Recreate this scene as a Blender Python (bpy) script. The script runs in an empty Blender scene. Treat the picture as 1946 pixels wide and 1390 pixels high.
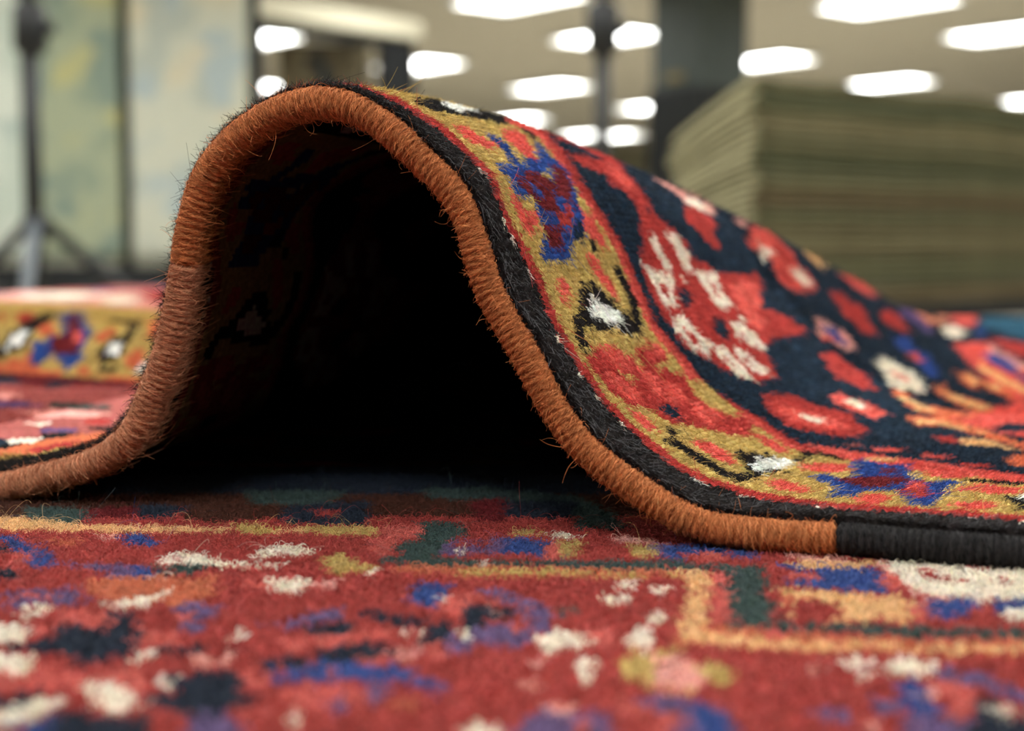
# an arched hand-knotted rug on another rug, in a rug showroom
import numpy as np
F=2700.; CX,CY=973.,695.; TH=np.arctan(235/2700.); H=78.
_c,_s=np.cos(TH),np.sin(TH)
FW=np.array([0,_c,-_s]); UPV=np.array([0,_s,_c]); EYE=np.array([0,0,H])
def project(P):
    d=np.asarray(P,float)-EYE; z=d@FW
    return np.stack([CX+F*d[...,0]/z, CY-F*(d@UPV)/z],-1), z
# rug edge profile (mm): distance along the edge line, height of the selvedge centre
PROFILE=np.array([(-700,4),(-480,4),(-160,4),(-60,4),(-0.0,4.0),(6.9,5.5),(20.5,9.1),(30.4,11.8),(38.3,15.3),(44.7,19.8),(49.5,25.0),(52.3,31.7),(56.9,40.7),(59.8,47.9),(62.1,56.3),(63.6,62.3),(64.6,67.5),(65.4,73.2),(66.4,78.6),(68.0,84.5),(70.0,90.9),(73.2,97.2),(77.5,102.3),(82.0,106.6),(89.6,111.2),(97.3,114.6),(106.9,116.3),(116.3,115.0),(124.8,110.8),(132.0,105.5),(137.5,100.2),(144.4,94.4),(148.9,88.6),(151.7,82.2),(153.9,75.2),(156.7,65.9),(159.9,60.0),(164.1,53.4),(167.9,47.5),(171.1,41.1),(176.1,32.9),(182.1,25.2),(189.1,19.6),(196.3,15.0),(203.0,11.1),(209.3,7.4),(217.1,5.3),(227.4,4.6),(237.5,4.6),(247.4,4.9),(261.9,4.4),(276.9,4.1),(292.0,4.0),(340,4),(440,4),(520,4)],float)
ORG=np.array([-155.095,425.563,0.]); DU=np.array([0.94914,-0.31485,0.]); DV=np.array([-DU[1],DU[0],0.])
def resample(u,z,step,smooth):
    d=np.r_[0,np.cumsum(np.hypot(np.diff(u),np.diff(z)))]
    n=int(d[-1]/step)+1
    S=np.linspace(0,d[-1],n); u=np.interp(S,d,u); z=np.interp(S,d,z)
    ds=S[1]-S[0]; r=int(3*smooth/ds)+1
    k=np.exp(-.5*(np.arange(-r,r+1)*ds/smooth)**2); k/=k.sum()
    f=lambda a:np.convolve(np.r_[2*a[0]-a[r:0:-1],a,2*a[-1]-a[-2:-r-2:-1]],k,'valid')
    return S,f(u),f(z)
S_,U_,Z_=resample(PROFILE[:,0],PROFILE[:,1],.5,2.4)
SAP=S_[np.argmax(Z_)]; UAP=np.interp(SAP,S_,U_)
QP=[0.075,-0.011,576.672,2.351,0.203,-1.287,-0.019,-8.056]
def sstep(x,a,b):
    k=np.clip((x-a)/(b-a),0,1); return k*k*(3-2*k)
def base(s,t):
    """rug mid surface; s along the edge, t into the rug (broadcast arrays, mm)"""
    c1,c2,ta,pw,w1,lean,kd,ku=QP[:8]
    u0=np.interp(s,S_,U_); z0=np.interp(s,S_,Z_)-4
    tp=np.maximum(t,0)
    a=1/(1+(tp/ta)**pw)*(1-kd*(1-np.exp(-tp/60.)))
    a=a*(1-sstep(tp,560,900))
    x=u0-UAP; env=np.exp(-(x/170.)**4); w=1+w1*t/100.
    u=UAP+x*(1+(w-1)*env)+(c1*t+c2*tp*t/100.)*env+lean*(1-np.exp(-tp/80.))*(z0/112)**2
    v=t+ku*z0/112*np.minimum(tp/30.,1)
    z=4+z0*a
    # second, low fold far behind on the left
    z=z+24*sstep(v,FOLD0,FOLD0+30)*(1-sstep(u0,-60,10))
    P=ORG+u[...,None]*DU+v[...,None]*DV; P[...,2]=z
    return P
FOLD0=252.1
def lift_at(s,t):
    left=1-sstep(s,SAP+5,SAP+60)
    return 5.3-.9*left*np.exp(-np.maximum(t,0)/25.)+0*t
def normals(s,t):
    e=.4
    a=base(s+e,t)-base(s-e,t); b=base(s,t+e)-base(s,t-e)
    n=np.cross(a,b); return n/(np.linalg.norm(n,axis=-1,keepdims=True)+1e-9)
def grow(pitch,rate,total):
    o=[0.];p=pitch
    while o[-1]<total: o.append(o[-1]+p); p*=rate
    return np.array(o)
# knot lines: 2 mm pitch in front, wider far from the fold and far back
_sl=np.interp(-40,U_,S_); _sr=np.interp(300,U_,S_)
_n=int((_sr-_sl)/2)
_sm=np.interp(-280,U_,S_)
SG=np.r_[_sm-grow(3,1.07,250)[:0:-1], np.linspace(_sm,_sl,81)[:-1], np.linspace(_sl,_sr,_n), _sr+grow(2,1.06,120)[1:]]
_t1=121.5+grow(2.1,1.06,FOLD0-126)[:-1]; _t2=np.arange(FOLD0-4,FOLD0+74,2.5)
TG=np.r_[np.arange(1.5,121.5,2),_t1,_t2,_t2[-1]+grow(2.6,1.075,670)[1:]]
SC=(SG[1:]+SG[:-1])/2; TC=(TG[1:]+TG[:-1])/2
# lower rug knots: X by Y on z=0
LX=np.arange(-222,222.1,2.); LY=np.r_[np.arange(206,500,2.)]

FD=1.0          # fibre density
DYEK=1.0; DESAT=.17
LAMP=13.; LW=.72; CEILC=(222,216,202); FLOORC=(170,163,147)
FOCUS=.386; APERT=5.9; EXPO=.66
LAMPS=[(-2.83, 15.6, 'beside the ivory hanging rug, upper of two there'), (-3.67, 20.38, 'beside the ivory hanging rug, lower of two there'), (-1.16, 17.82, 'just right of the dark display frame post'), (0.06, 13.02, 'cut by the top frame edge, near the middle'), (1.03, 15.4, 'crossed by the thin stand pole, largest of that cluster'), (0.54, 20.38, 'left of the thin stand pole, straight above the arch top'), (3.04, 17.42, 'touching the right side of the dark column'), (3.44, 13.24, 'cut by the top frame edge, above the tall rug stack'), (5.19, 15.13, 'cut by the right frame edge, high over the rug stack'), (5.17, 19.79, 'resting on the skyline of the tall rug stack'), (8.12, 22.16, 'at the right frame edge, just above the rug stack'), (2.27, 23.27, 'small in view, touching the left side of the dark column'), (0.11, 25.73, 'low, just above the far shoulder of the arch'), (2.15, 29.49, 'small, lowest of all, right of the stand pole'), (1.46, 29.49, 'small and half hidden, low, left of the stand pole')]
OVERHEAD=[(-6.2, -1.0), (-3.2, -1.0), (-0.4, -1.0), (2.4, -1.0), (5.2, -1.0), (9.0, -1.0), (-6.2, 1.6), (-3.2, 1.6), (-0.4, 1.6), (2.4, 1.6), (5.2, 1.6), (9.0, 1.6), (-6.2, 4.4), (-3.2, 4.4), (-0.4, 4.4), (2.4, 4.4), (5.2, 4.4), (9.0, 4.4), (-6.2, 7.2), (-3.2, 7.2), (-0.4, 7.2), (2.4, 7.2), (5.2, 7.2), (9.0, 7.2), (-6.2, 10.0), (-3.2, 10.0), (-0.4, 10.0), (2.4, 10.0), (5.2, 10.0), (9.0, 10.0)]

# knot charts, row by row: 1000 x wool number + run of knots
CHART_UP=np.array([
11999,11093,2001,10001,7001,10001,7001,10003,1,2001,4001,2001,10001,6,6002,11001,6001,2002,6001,1,11179,7,11003,7,11085,6,11050,2001,10001,7001,8002,10001,2001,10001,1,2001,4001,1,10001,6,
6004,2001,6001,1,11177,9,11005,9,11080,12,11012,3,11031,2001,10001,7001,8002,10001,2001,10001,1,2002,1,10001,2001,2,2001,2,6001,11001,6001,2001,6001,2,11140,2,11016,6,11012,8,
6002,11005,6002,8,11012,6,11016,2,11041,30,11030,2001,10001,8002,10002,2001,2,2002,10001,4,2001,2,6002,2002,6001,1,11118,3,11016,10,11011,8,11002,2,11006,9,6002,5,6002,9,
11006,2,11002,8,11011,10,11016,4,11015,33,11029,2001,10002,7001,10003,2,4001,2001,10001,3,2001,3,6002,2001,6001,1,11094,6007,11015,10,11006,18,11006,5,6004,20,6003,5,6003,20,
6004,5,11006,18,11006,11,11008,38,11028,10001,8001,10001,7001,10001,2001,10001,2,2001,1,10001,2001,2,2001,3,6001,2002,6001,1,11092,6010,11012,3,11002,21,6007,13,6006,19,6003,5,
6003,19,6006,13,6007,26,11003,13,6004,2001,6003,22,11027,10001,8001,10001,7001,10001,2002,1,2002,1,10001,2,2002,3,6001,2001,6001,1,11091,6013,11007,1,11005,2,6005,10,6017,8,
6010,13,6019,13,6010,8,6017,10,6005,18,6005,2003,6009,3,6007,7,11025,10001,7001,10001,8001,10001,2001,10001,1,2002,10001,3,2001,3,6001,2002,2,11090,6003,8007,6004,11008,1,11002,
2,6002,11001,6019,3,6001,11002,6008,3,6006,2004,6008,6,6023,6,6008,2004,6006,3,6008,11002,6001,3,6022,13,6008,2003,6004,9002,6006,2001,6008,6,11024,10001,7001,10003,4001,10001,1,
2002,10001,1,6001,2002,3,6001,2001,6001,1,11089,6003,8010,6003,11007,1,11003,6004,11001,6016,6,6001,11003,6015,2006,6049,2006,6015,11003,6001,6,6021,8,6010,2004,6003,9003,6004,2003,6009,
6,11023,10001,7001,8001,10002,2001,2,2001,1,10001,2001,1,2002,2,6002,2001,1,11088,6003,1,8012,6003,11007,6001,11002,6004,11001,6005,11001,6002,2005,6002,7,6001,11004,6014,2005,6051,2005,
6014,11004,6001,7,6002,2005,6002,11001,6024,9001,6002,2005,6003,9003,6002,2006,6003,11001,6005,6,11022,10001,8001,7001,10001,2002,2,2001,10002,6001,2002,3,6001,2001,6001,1,11087,6003,2,8012,
6003,11006,6001,11003,6001,11010,6002,2004,6001,3,2003,4,6002,11003,6002,2001,6006,9001,6003,2003,6002,9002,6001,9001,6013,11001,6015,11001,6013,9001,6001,9002,6002,2003,6003,9001,6006,2001,6002,11003,
6002,4,2003,3,6001,2004,6002,11010,6001,11001,6013,9003,6001,2004,6002,9004,6002,2006,6003,11003,6005,5,11021,10002,7001,10001,4001,10001,2,2001,10001,1,6001,2002,1,10001,1,6001,2001,1,
11087,6002,4,8013,6002,11007,6001,11013,6002,2004,6001,2,2004,4,6003,11002,6002,2003,6004,9002,6003,2002,6002,9002,6001,9002,6004,2003,6005,11002,6013,11002,6005,2003,6004,9002,6001,9002,6002,2002,
6003,9002,6004,2003,6002,11002,6003,4,2004,2,6001,2004,6002,11012,6008,2001,6004,9003,6001,2004,6002,9004,6003,2006,6002,11003,6006,5,11020,8001,10001,7001,10001,4001,10001,3,10001,2001,6001,2001,
1,10001,1,6001,2001,6001,1,11086,6002,5,8013,6002,11006,6001,11001,6001,11012,6007,1,2004,5,6003,11002,6003,2003,6003,9003,6002,2002,6002,9005,6004,2004,6003,11003,6013,11003,6003,2004,6004,
9005,6002,2002,6002,9003,6003,2003,6003,11002,6003,5,2004,1,6007,11012,6005,2004,6004,9003,6001,2003,6002,9005,6004,2004,6003,11003,6003,2002,6002,5,11019,7001,10003,4001,10001,1,2001,1,10001,
6001,2002,1,10001,1,6001,2001,6001,11085,8002,6001,5,8013,1,6002,11004,2001,11002,6002,11003,6002,11001,6006,11001,6006,1,2004,2,2003,6003,11003,6002,2003,6003,9004,6002,2001,6002,9001,1001,
9003,6004,2004,6003,11003,6013,11003,6003,2004,6004,9003,1001,9001,6002,2001,6002,9004,6003,2003,6002,11003,6003,2003,2,2004,1,6006,11001,6009,11003,6004,2005,6003,9004,6001,2002,6003,9001,1,9003,
6005,2002,6003,11004,6002,2004,6002,5,11018,7001,10003,2001,10001,1,2001,10002,6001,2002,1,10001,6002,2001,1,11084,8002,4,8014,3,6002,11005,2001,11002,6001,11002,6002,11002,6006,11002,6004,2,
2003,1,6001,2004,6003,11003,6003,2002,6003,9002,1003,9003,6001,1003,9002,6003,2005,6003,11003,6013,11003,6003,2005,6003,9002,1003,6001,9003,1003,9002,6003,2002,6003,11003,6003,2004,6001,1,2003,2,
6004,11002,6010,11002,6003,2006,6003,9004,6005,9001,3,9002,6010,11004,6002,2005,6002,5,11017,8001,10003,2001,10001,1,2001,10001,1,6001,2001,1,10001,1,6001,2001,6001,1,11083,8002,4,8007,
11003,8004,4,6002,11002,2001,11001,2001,11002,6002,11002,6003,11001,2004,6003,11001,6004,2,2002,1,6001,1,2004,6002,11005,6007,9002,1003,9003,1004,9002,6003,2005,6003,11004,6011,11004,6003,2005,6003,
9002,1004,9003,1003,9002,6007,11005,6002,2004,1,6001,1,2002,2,6004,11001,6003,2005,6003,11002,6002,2006,6004,9004,6001,9001,6003,9001,3,9002,6009,11005,6003,2005,6002,5,11016,8002,10001,2001,
10002,2,10001,1,6001,2001,1,10001,1,6001,2001,1,11083,8002,3,8007,10001,11004,8004,4,6002,11005,2002,6002,11002,6002,2001,11001,2004,6005,8,6001,1,2004,6002,11002,5002,11002,6006,9002,
1003,9002,1002,9001,1002,9002,6003,2005,6003,11004,6011,11004,6003,2005,6003,9002,1002,9001,1002,9002,1003,9002,6006,11002,5002,11002,6002,2004,1,6001,8,6005,2006,6002,11002,6002,2005,6005,9007,6001,
9001,4,9002,6009,11005,6003,2005,6003,5,11015,10001,7001,10001,4001,10001,3,10001,6001,2002,1,10001,6001,2001,6001,1,11082,8002,2,8007,10001,11006,8004,4,6002,11006,2001,6002,11002,6002,2001,
11001,2004,6004,9,6001,1,2003,1,6002,11002,5002,11003,6005,9002,1003,9002,1002,9002,1001,9003,6003,2002,6005,11004,6011,11004,6005,2002,6003,9003,1001,9002,1002,9002,1003,9002,6005,11003,5002,11002,
6002,1,2003,1,6001,9,6004,2006,6002,11002,6002,2004,6005,9009,4,9003,6008,11003,5002,11001,6004,2003,6003,9002,6001,4,11014,10001,8001,10001,4001,10001,2,10002,6001,2001,1,10001,1,6001,
2001,6001,11082,8010,10001,11001,10001,11001,10002,11003,8004,4,6002,11005,2002,6002,11003,6002,11001,2004,6004,2,10002,8,2002,6003,11002,5003,11002,6005,9003,1002,9002,1002,9001,1003,9003,6002,2001,6006,
11004,6011,11004,6006,2001,6002,9003,1003,9001,1002,9002,1002,9003,6005,11002,5003,11002,6003,2002,8,10002,2,6004,2005,6002,11003,6002,2002,6007,9004,1002,9003,4,9003,6008,11002,5003,11002,6009,9002,
6002,4,11013,10003,2001,10001,2,10001,1,6001,2001,1,10001,1,6001,2001,1,11081,8009,4005,10003,11003,8005,3,6001,8001,11006,6003,11001,5001,11004,2003,6005,1,10003,8,2001,6004,11001,5004,
11003,6004,9004,1001,9002,1006,9004,6001,2001,6006,11005,6009,11005,6006,2001,6001,9004,1006,9002,1001,9004,6004,11003,5004,11001,6004,2001,8,10003,1,6005,2003,6002,11002,5001,11001,6010,9004,1004,9002,
1,2001,2,9003,6010,5003,11002,6009,9002,6003,3,11013,10003,2001,10001,2,10001,1,6001,2001,1,10001,6003,1,11080,8009,4006,10003,4001,10001,11001,8005,4,8001,11004,6005,11001,5002,11003,6007,
2,10003,2,2005,2,6004,11001,5005,11002,6006,9003,2,1006,9001,6001,9006,6004,11005,6009,11005,6004,9006,6001,9001,1006,2,9003,6006,11002,5005,11001,6004,2,2005,2,10003,2,6008,11002,5002,
11001,6009,9004,1005,9002,1,2002,9003,6007,2001,6003,5003,11002,6008,9003,6002,2001,3,11013,10003,2001,10001,2,10001,6001,2001,1,10001,1,6002,1,11080,8008,10002,4005,10003,4004,10001,8004,4,
8001,11003,6005,11002,5002,11003,6007,2,10003,1,2006,6001,1,6004,11001,5004,11003,6006,9003,2,1006,9002,6001,9005,6004,11002,5001,11002,6009,11002,5001,11002,6004,9005,6001,9002,1006,2,9003,6006,
11003,5004,11001,6004,1,6001,2006,1,10003,2,6007,11003,5002,11002,6007,9004,1006,9002,2002,1,9003,6001,2010,6001,5001,6011,9003,6002,2002,3,11012,8001,10003,2,10002,6001,2001,1,10001,1,
6001,2001,1,11079,8007,11003,4005,10003,4006,8004,4,8001,11004,6004,11002,5002,11003,6006,4,10001,3,2004,1,6001,1,6003,11002,5003,11004,6007,9002,2,9002,1004,9002,6002,9004,6004,11001,5002,
11003,6007,11003,5002,11001,6004,9004,6002,9002,1004,9002,2,9002,6007,11004,5003,11002,6003,1,6001,1,2004,3,10001,4,6006,11003,5002,11002,6006,9004,1008,9001,2002,1,9003,6002,2009,6002,2002,
6009,9004,6001,2002,6001,2,11012,8001,10001,2001,10001,2,10002,6001,2001,1,10001,1,6002,11079,8006,11004,17002,4001,17001,10001,17001,10003,4006,8005,2,8002,11003,6005,11002,5002,11003,6006,6,2002,
1,2003,4,6002,11002,5003,11004,6007,10001,9001,2,9003,1003,9002,6003,9002,6005,11001,5003,11002,6007,11002,5003,11001,6005,9002,6003,9002,1003,9003,2,9001,10001,6007,11004,5003,11002,6002,4,2003,
1,2002,6,6006,11003,5002,11002,6005,9004,1009,9001,2002,9004,6002,2009,6002,2004,6007,9004,6001,2002,6002,2,11011,10002,2001,10001,2,10001,1,6001,2001,1,10001,1,6001,1,11079,8003,17002,
11005,17009,4006,8005,2,8002,11004,6004,11001,5004,11002,6005,7,2003,1,2001,5,6002,11002,5002,11004,6008,10002,9001,2,9001,1003,6001,9003,6009,11001,5003,11002,6007,11002,5003,11001,6009,9003,6001,
1003,9001,2,9001,10002,6008,11004,5002,11002,6002,5,2001,1,2003,7,6006,11001,5004,11001,6004,9004,1010,9001,2002,9004,6002,2009,6002,2006,6005,9004,6001,2002,6002,2,11011,10002,2001,10001,2,
10001,6002,4,6001,1,11078,8002,17002,11006,17011,4004,10001,8006,1,8002,11003,9001,6005,5004,11002,6005,7,2004,6,6002,11003,5001,11002,6005,2003,6002,10002,9001,2,9001,1002,9001,6001,9003,6009,
11002,5003,11001,6007,11001,5003,11002,6009,9003,6001,9001,1002,9001,2,9001,10002,6002,2003,6005,11002,5001,11003,6002,6,2004,7,6006,11001,5004,6005,9004,1010,9001,1,2001,9004,6003,2008,6002,2007,
6003,9003,1,9001,6001,2003,6002,1,11011,10002,2001,10001,1,10002,6001,2001,4,6001,11078,8001,17004,11006,17012,4003,10001,8006,1,8002,11002,9001,6006,5003,11002,6005,2,2003,3,2004,2,6001,
3,6002,11004,6001,11001,6002,2006,6002,10003,9002,1004,6001,9003,2005,6004,11002,5003,11001,6007,11001,5003,11002,6004,2005,9003,6001,1004,9002,10003,6002,2006,6002,11001,6001,11004,6002,3,6001,2,2004,
3,2003,2,6005,11002,5003,6006,9002,6002,9001,1008,9002,6001,9005,6002,2008,6001,2009,6002,9003,1,9001,6001,2003,6002,2,11010,10004,1,10002,6001,2001,3,6001,1,11078,17006,11004,17015,4001,
11001,10001,8008,11002,9001,6006,5003,11001,6001,11001,6003,3,2004,2,2003,3,6001,3,6002,11004,6002,2008,6003,9001,10001,9003,1003,9004,2005,6004,11002,5004,6007,5004,11002,6004,2005,9004,1003,9003,
10001,9001,6003,2008,6002,11004,6002,3,6001,3,2003,2,2004,3,6005,11001,5003,6006,9001,6003,9002,1006,9002,6003,9004,6002,2003,6006,2010,6001,9003,2,6001,2002,6003,2,11010,10003,2,10002,
6001,1,2001,2,6001,1,11078,17004,13003,17018,11003,8008,11001,6005,2001,6002,5003,11001,6001,11001,6003,4,2004,1,2003,3,6001,1,2001,2,6001,11003,6003,2007,6001,11002,6001,2002,9003,1004,
6001,9002,2006,6003,11002,5003,6009,5003,11002,6003,2006,9002,6001,1004,9003,2002,6001,11002,6001,2007,6003,11003,6001,2,2001,1,6001,3,2003,1,2004,4,6005,11001,5003,6002,2001,6007,9003,1003,
9003,6005,9003,6013,2009,6001,9002,2,6002,2001,6001,9001,6002,1,11010,10003,2,10001,6002,4,6001,11080,17002,13006,17015,11005,8006,11002,6002,2005,6001,5003,6003,11001,6002,4,2005,6,6001,1,
2002,1,6002,11003,6003,2003,6004,11002,2005,9002,1003,9003,2006,6003,11003,5002,6009,5002,11003,6003,2006,9003,1003,9002,2005,11002,6004,2003,6003,11003,6002,1,2002,1,6001,6,2005,4,6006,5003,
6001,2005,6004,9009,6009,11010,6003,2007,6002,9002,2,6002,2001,6001,9001,6002,2,11009,10003,1,10002,6001,5,6001,11080,17001,13007,17015,11005,8007,6002,2006,6001,5002,6003,11002,6001,5,2004,6,
6002,1,2002,6003,11003,6012,2004,6002,9001,1004,9002,6001,2006,6002,11003,5002,6009,5002,11003,6002,2006,6001,9002,1004,9001,6002,2004,6012,11003,6003,2002,1,6002,6,2004,5,6006,5002,6001,2006,
6002,9009,6009,11012,6003,2005,6003,9002,2,9001,6003,9001,6002,2,11009,10003,1,10002,6001,1,2001,2,6001,1,11075,17001,11003,17002,13007,17014,11006,8006,11001,6001,2007,6001,5002,6004,11001,6001,
5,2004,6,6002,1,2002,6004,11003,6010,2005,6003,9001,1004,9002,6001,2005,6002,11003,5002,6009,5002,11003,6002,2005,6001,9002,1004,9001,6003,2005,6010,11003,6004,2002,1,6002,6,2004,5,6006,
5002,6001,2007,6001,9009,6002,2006,6001,11014,6003,2002,6004,9002,2001,1,9005,6003,1,11009,10003,1,10002,6001,1,2001,2,6001,1,11075,17008,13004,17015,11006,17001,8005,11001,6001,2007,6001,11001,
6002,2001,11001,2001,11001,6001,5,2004,1,6001,4,6003,2002,6002,2001,6002,11004,6008,2005,6002,2001,6001,9001,1003,9003,2005,6002,11003,5002,6009,5002,11003,6002,2005,9003,1003,9001,6001,2001,6002,
2005,6008,11004,6002,2001,6002,2002,6003,4,6001,1,2004,5,6001,2004,6002,11001,6001,2007,6001,9004,1002,9003,6002,2007,6004,2007,11004,6003,2001,6003,9003,2002,9005,6003,1,11009,10006,6001,2001,
3,6001,11075,17029,11006,8005,11001,9001,2006,6002,11001,6002,2002,11002,2001,6,2001,6006,2,6005,2005,6001,11008,6003,2002,6002,2004,1,2001,9001,1002,9003,6001,2004,6002,11003,5002,6009,5002,11003,
6002,2004,6001,9003,1002,9001,2001,1,2004,6002,2002,6003,11008,6001,2005,6005,2,6006,2001,6,2005,6002,11001,6002,2006,9005,1002,9002,6002,2008,6001,2011,11005,6004,9004,2002,9005,6003,2,11008,
10005,6002,2001,1,2001,2,11074,17001,1,17025,13002,17002,11003,17003,8004,9002,6001,2005,6002,11001,6002,2003,11001,2001,6001,5,6008,1,6003,2005,1,2003,11007,6006,2005,2,2001,1001,9005,6001,
2003,6002,11004,5001,6009,5001,11004,6002,2003,6001,9005,1001,2001,2,2005,6006,11007,2003,1,2005,6003,1,6008,5,6001,2005,6002,11001,6002,2005,6001,9004,1003,9002,6002,2021,11006,6002,9004,2002,
9002,1001,9002,6002,2001,6001,1,11008,10005,6001,1,2001,1,2001,6001,1,11073,17001,4,17022,13006,17005,8003,11001,9002,6001,2005,6002,11001,6002,2002,11002,6002,4,6008,2008,4,2004,11005,6005,
2003,6,9006,6002,2003,6001,11004,5001,6009,5001,11004,6001,2003,6002,9006,6,2003,6005,11005,2004,4,2008,6008,4,6002,2004,6002,11001,6002,2005,6001,9004,1002,9003,2018,2,2004,11005,6001,9005,
2002,9001,1003,9001,6002,2001,6001,1,11008,10005,6001,1,2001,1,2001,6001,11073,17001,5,17022,13007,17004,8003,9004,2004,6003,11001,6004,11002,6002,3,6009,2006,3,10003,2,2004,6006,2003,9,
9006,6001,2003,6001,11004,5001,6009,5001,11004,6001,2003,6001,9006,9,2003,6006,2004,2,10003,3,2006,6009,3,6008,11001,6003,2004,9005,1002,9002,2021,1,2004,6001,11003,6002,9004,2002,9001,1003,
9001,6002,2001,6001,1,11008,10005,6001,2001,1,2001,1,6001,11073,17001,4,17007,4002,17013,13008,17005,8001,11001,9004,6001,2002,6004,11002,6001,2003,11001,6003,3,6008,2002,5,10006,3,2010,3,
10004,4,2001,9001,6001,9002,6002,2002,6001,11005,6009,11005,6001,2002,6002,9002,6001,9001,2001,4,10004,3,2010,3,10006,5,2002,6008,3,6004,2003,6001,11002,6004,2002,6001,9009,2019,2,2007,
6002,11001,6002,9002,6001,2,9001,1003,9001,6002,2001,6002,11008,10005,6001,2001,1,2001,2,11072,17001,4,17007,4003,17014,13007,17006,11001,9004,6007,11002,2004,11001,2004,2,6007,6,10009,4,2007,
2,10008,2,2002,6002,9002,6004,11005,6009,11005,6004,9002,6002,2002,2,10008,2,2007,4,10009,6,6007,2,2009,11002,6007,9009,2005,2,2010,3,10001,1,2006,6009,9001,1004,9002,6001,2002,
6001,1,11007,10004,6001,1,2001,1,2001,6001,1,11071,17001,5,17005,4005,17016,13004,17006,11002,9005,6006,11002,2002,1,11002,2006,6006,10018,10,10009,3,2002,6002,9001,11002,6003,11004,6009,11004,
6003,11002,9001,6002,2002,3,10009,10,10018,6006,2008,1,2002,11002,6006,9009,2003,3,2008,4,10004,2,2007,6001,2002,6004,9001,1005,9001,6001,2002,6001,1,11007,10004,6001,1,2001,1,2001,
6001,11071,17001,5,17008,4003,17022,11005,9006,6006,11002,2001,3,11001,2,2003,6,10010,1,10002,2,10007,4,10013,3,2002,6002,11002,6003,11004,10009,11004,6003,11002,6002,2002,3,10013,4,10007,
2,10002,1,10010,6,2003,6,2001,11002,6006,9006,2001,9002,3,2009,3,10009,2011,6003,9001,1005,9001,6002,2001,6001,1,11007,10004,6001,4,6001,11070,17003,3,17011,4001,17010,4001,17011,11005,
2002,9004,2002,11005,2001,3,10001,11001,9,10011,2,4001,5,10023,3,2002,6002,11002,6001,2002,11003,10009,11003,2002,6001,11002,6002,2002,3,10023,5,4001,2,10011,10,10001,3,2001,11005,2002,
9004,2002,2,9001,2,2008,1,10013,1,2011,6003,9001,1004,9001,6002,2001,6001,1,11007,10004,6001,2003,2,11070,17027,4002,17010,11006,2,2001,9003,2002,11005,2,10002,11001,10003,4,10013,3,
4002,6,10022,2,2003,6001,11003,2002,11003,10009,11003,2002,11003,6001,2003,2,10022,6,4002,3,10013,4,10006,2,11005,2002,9003,2001,5,2007,10018,1,2011,6002,9001,1004,9002,6001,2001,6002,
11007,10004,6001,2001,1,2001,2,11069,17026,4004,17011,11004,2001,2,7001,2001,7001,9001,2003,11002,2004,10002,11002,10019,4006,7,10020,3,2003,6001,11002,2002,11003,10009,11003,2002,11002,6001,2003,3,
10020,7,4006,10023,2004,11002,2003,9001,7001,2001,7001,2,2008,10003,5,10013,1,2010,6002,9001,1005,9001,6001,2001,6002,11007,10004,1,2001,1,2001,6001,11069,17027,4004,17014,11001,2001,7005,9001,
2009,10003,11001,10018,1,4006,2,4001,6,10019,3,2002,6001,11002,2003,11002,10009,11002,2003,11002,6001,2002,3,10019,6,4001,2,4006,1,10022,2009,9001,7005,2006,10004,6,10014,1,2009,6002,
9002,1001,9002,6001,9001,6004,1,11006,10003,6001,1,2001,1,2001,6001,11068,17004,3006,17020,4002,17013,11002,2002,7005,2008,10004,11001,10017,2,4001,3,4002,2,4003,5,4001,10018,3,2007,11002,
10009,11002,2007,3,10018,4001,5,4003,2,4002,3,4001,2,10022,2008,7005,2005,10006,6,10015,2010,6001,9005,6001,9001,6002,2001,6001,1,11006,10003,6001,1,2001,3,11068,17003,3011,17025,4,
17002,11001,2003,7004,2009,10003,11002,10017,1,4002,2,4003,2,4008,2,10017,4,2007,11001,10009,11001,2007,4,10017,2,4008,2,4003,2,4002,1,10022,2009,7004,2003,10030,2009,6001,9005,6001,
9001,6002,2001,11001,1,11006,10003,6001,2003,2,11067,17002,3014,17023,5,17002,11001,10002,2013,10005,11001,1,10016,1,4002,2,4003,2,4002,1,4005,3,10017,4,2006,11001,10009,11001,2006,4,
10017,3,4005,1,4002,2,4003,2,4002,1,10016,1,10006,2013,10019,8004,10010,2008,6001,9005,6001,9001,6003,11001,1,11006,10003,6001,2001,1,2001,6001,11067,17002,3015,17023,5,17001,11002,10005,
2009,10005,11001,5,10012,2,4007,2,4002,2,4004,3,10014,2,10002,3,2006,11001,10009,11001,2006,3,10002,2,10014,3,4004,2,4002,2,4007,2,10012,5,10006,2009,10008,2002,10012,8005,
10007,1,10002,2003,1,2004,9002,1001,9002,6001,9001,6003,11001,6001,11006,10003,6001,2001,1,2001,6001,11066,17004,3014,17022,6,17001,11001,10008,2006,10006,11002,5,10010,3,4005,4,4002,2,4003,
5,10013,3,10001,1,10001,2,2006,10009,2006,2,10001,1,10001,3,10013,5,4003,2,4002,4,4005,3,10010,6,10007,2006,10008,2004,10011,8008,10004,3,10002,2003,1,2003,9002,1001,9002,
6001,9001,6003,11001,6001,11006,10003,3,2001,1,11065,17005,3013,17023,5,17002,11001,2001,10019,1,11001,6,10009,4,4002,7,4002,1,4003,7,10007,1,10002,5,10003,1,2006,10009,2006,1,
10003,5,10002,1,10007,7,4003,1,4002,7,4002,4,10009,8,10019,2004,10011,8009,10004,4,10002,2006,9002,1001,9002,6005,11001,6001,1,11005,10002,6001,1,2001,1,2001,1,11065,17006,3012,
17012,3001,17009,6,17001,11001,2002,10019,1,11001,1,2002,4,10007,5,4002,8,4005,8,10006,1,10002,5,10003,3,2003,10011,2003,3,10003,5,10002,1,10006,8,4005,8,4002,5,10007,
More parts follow.
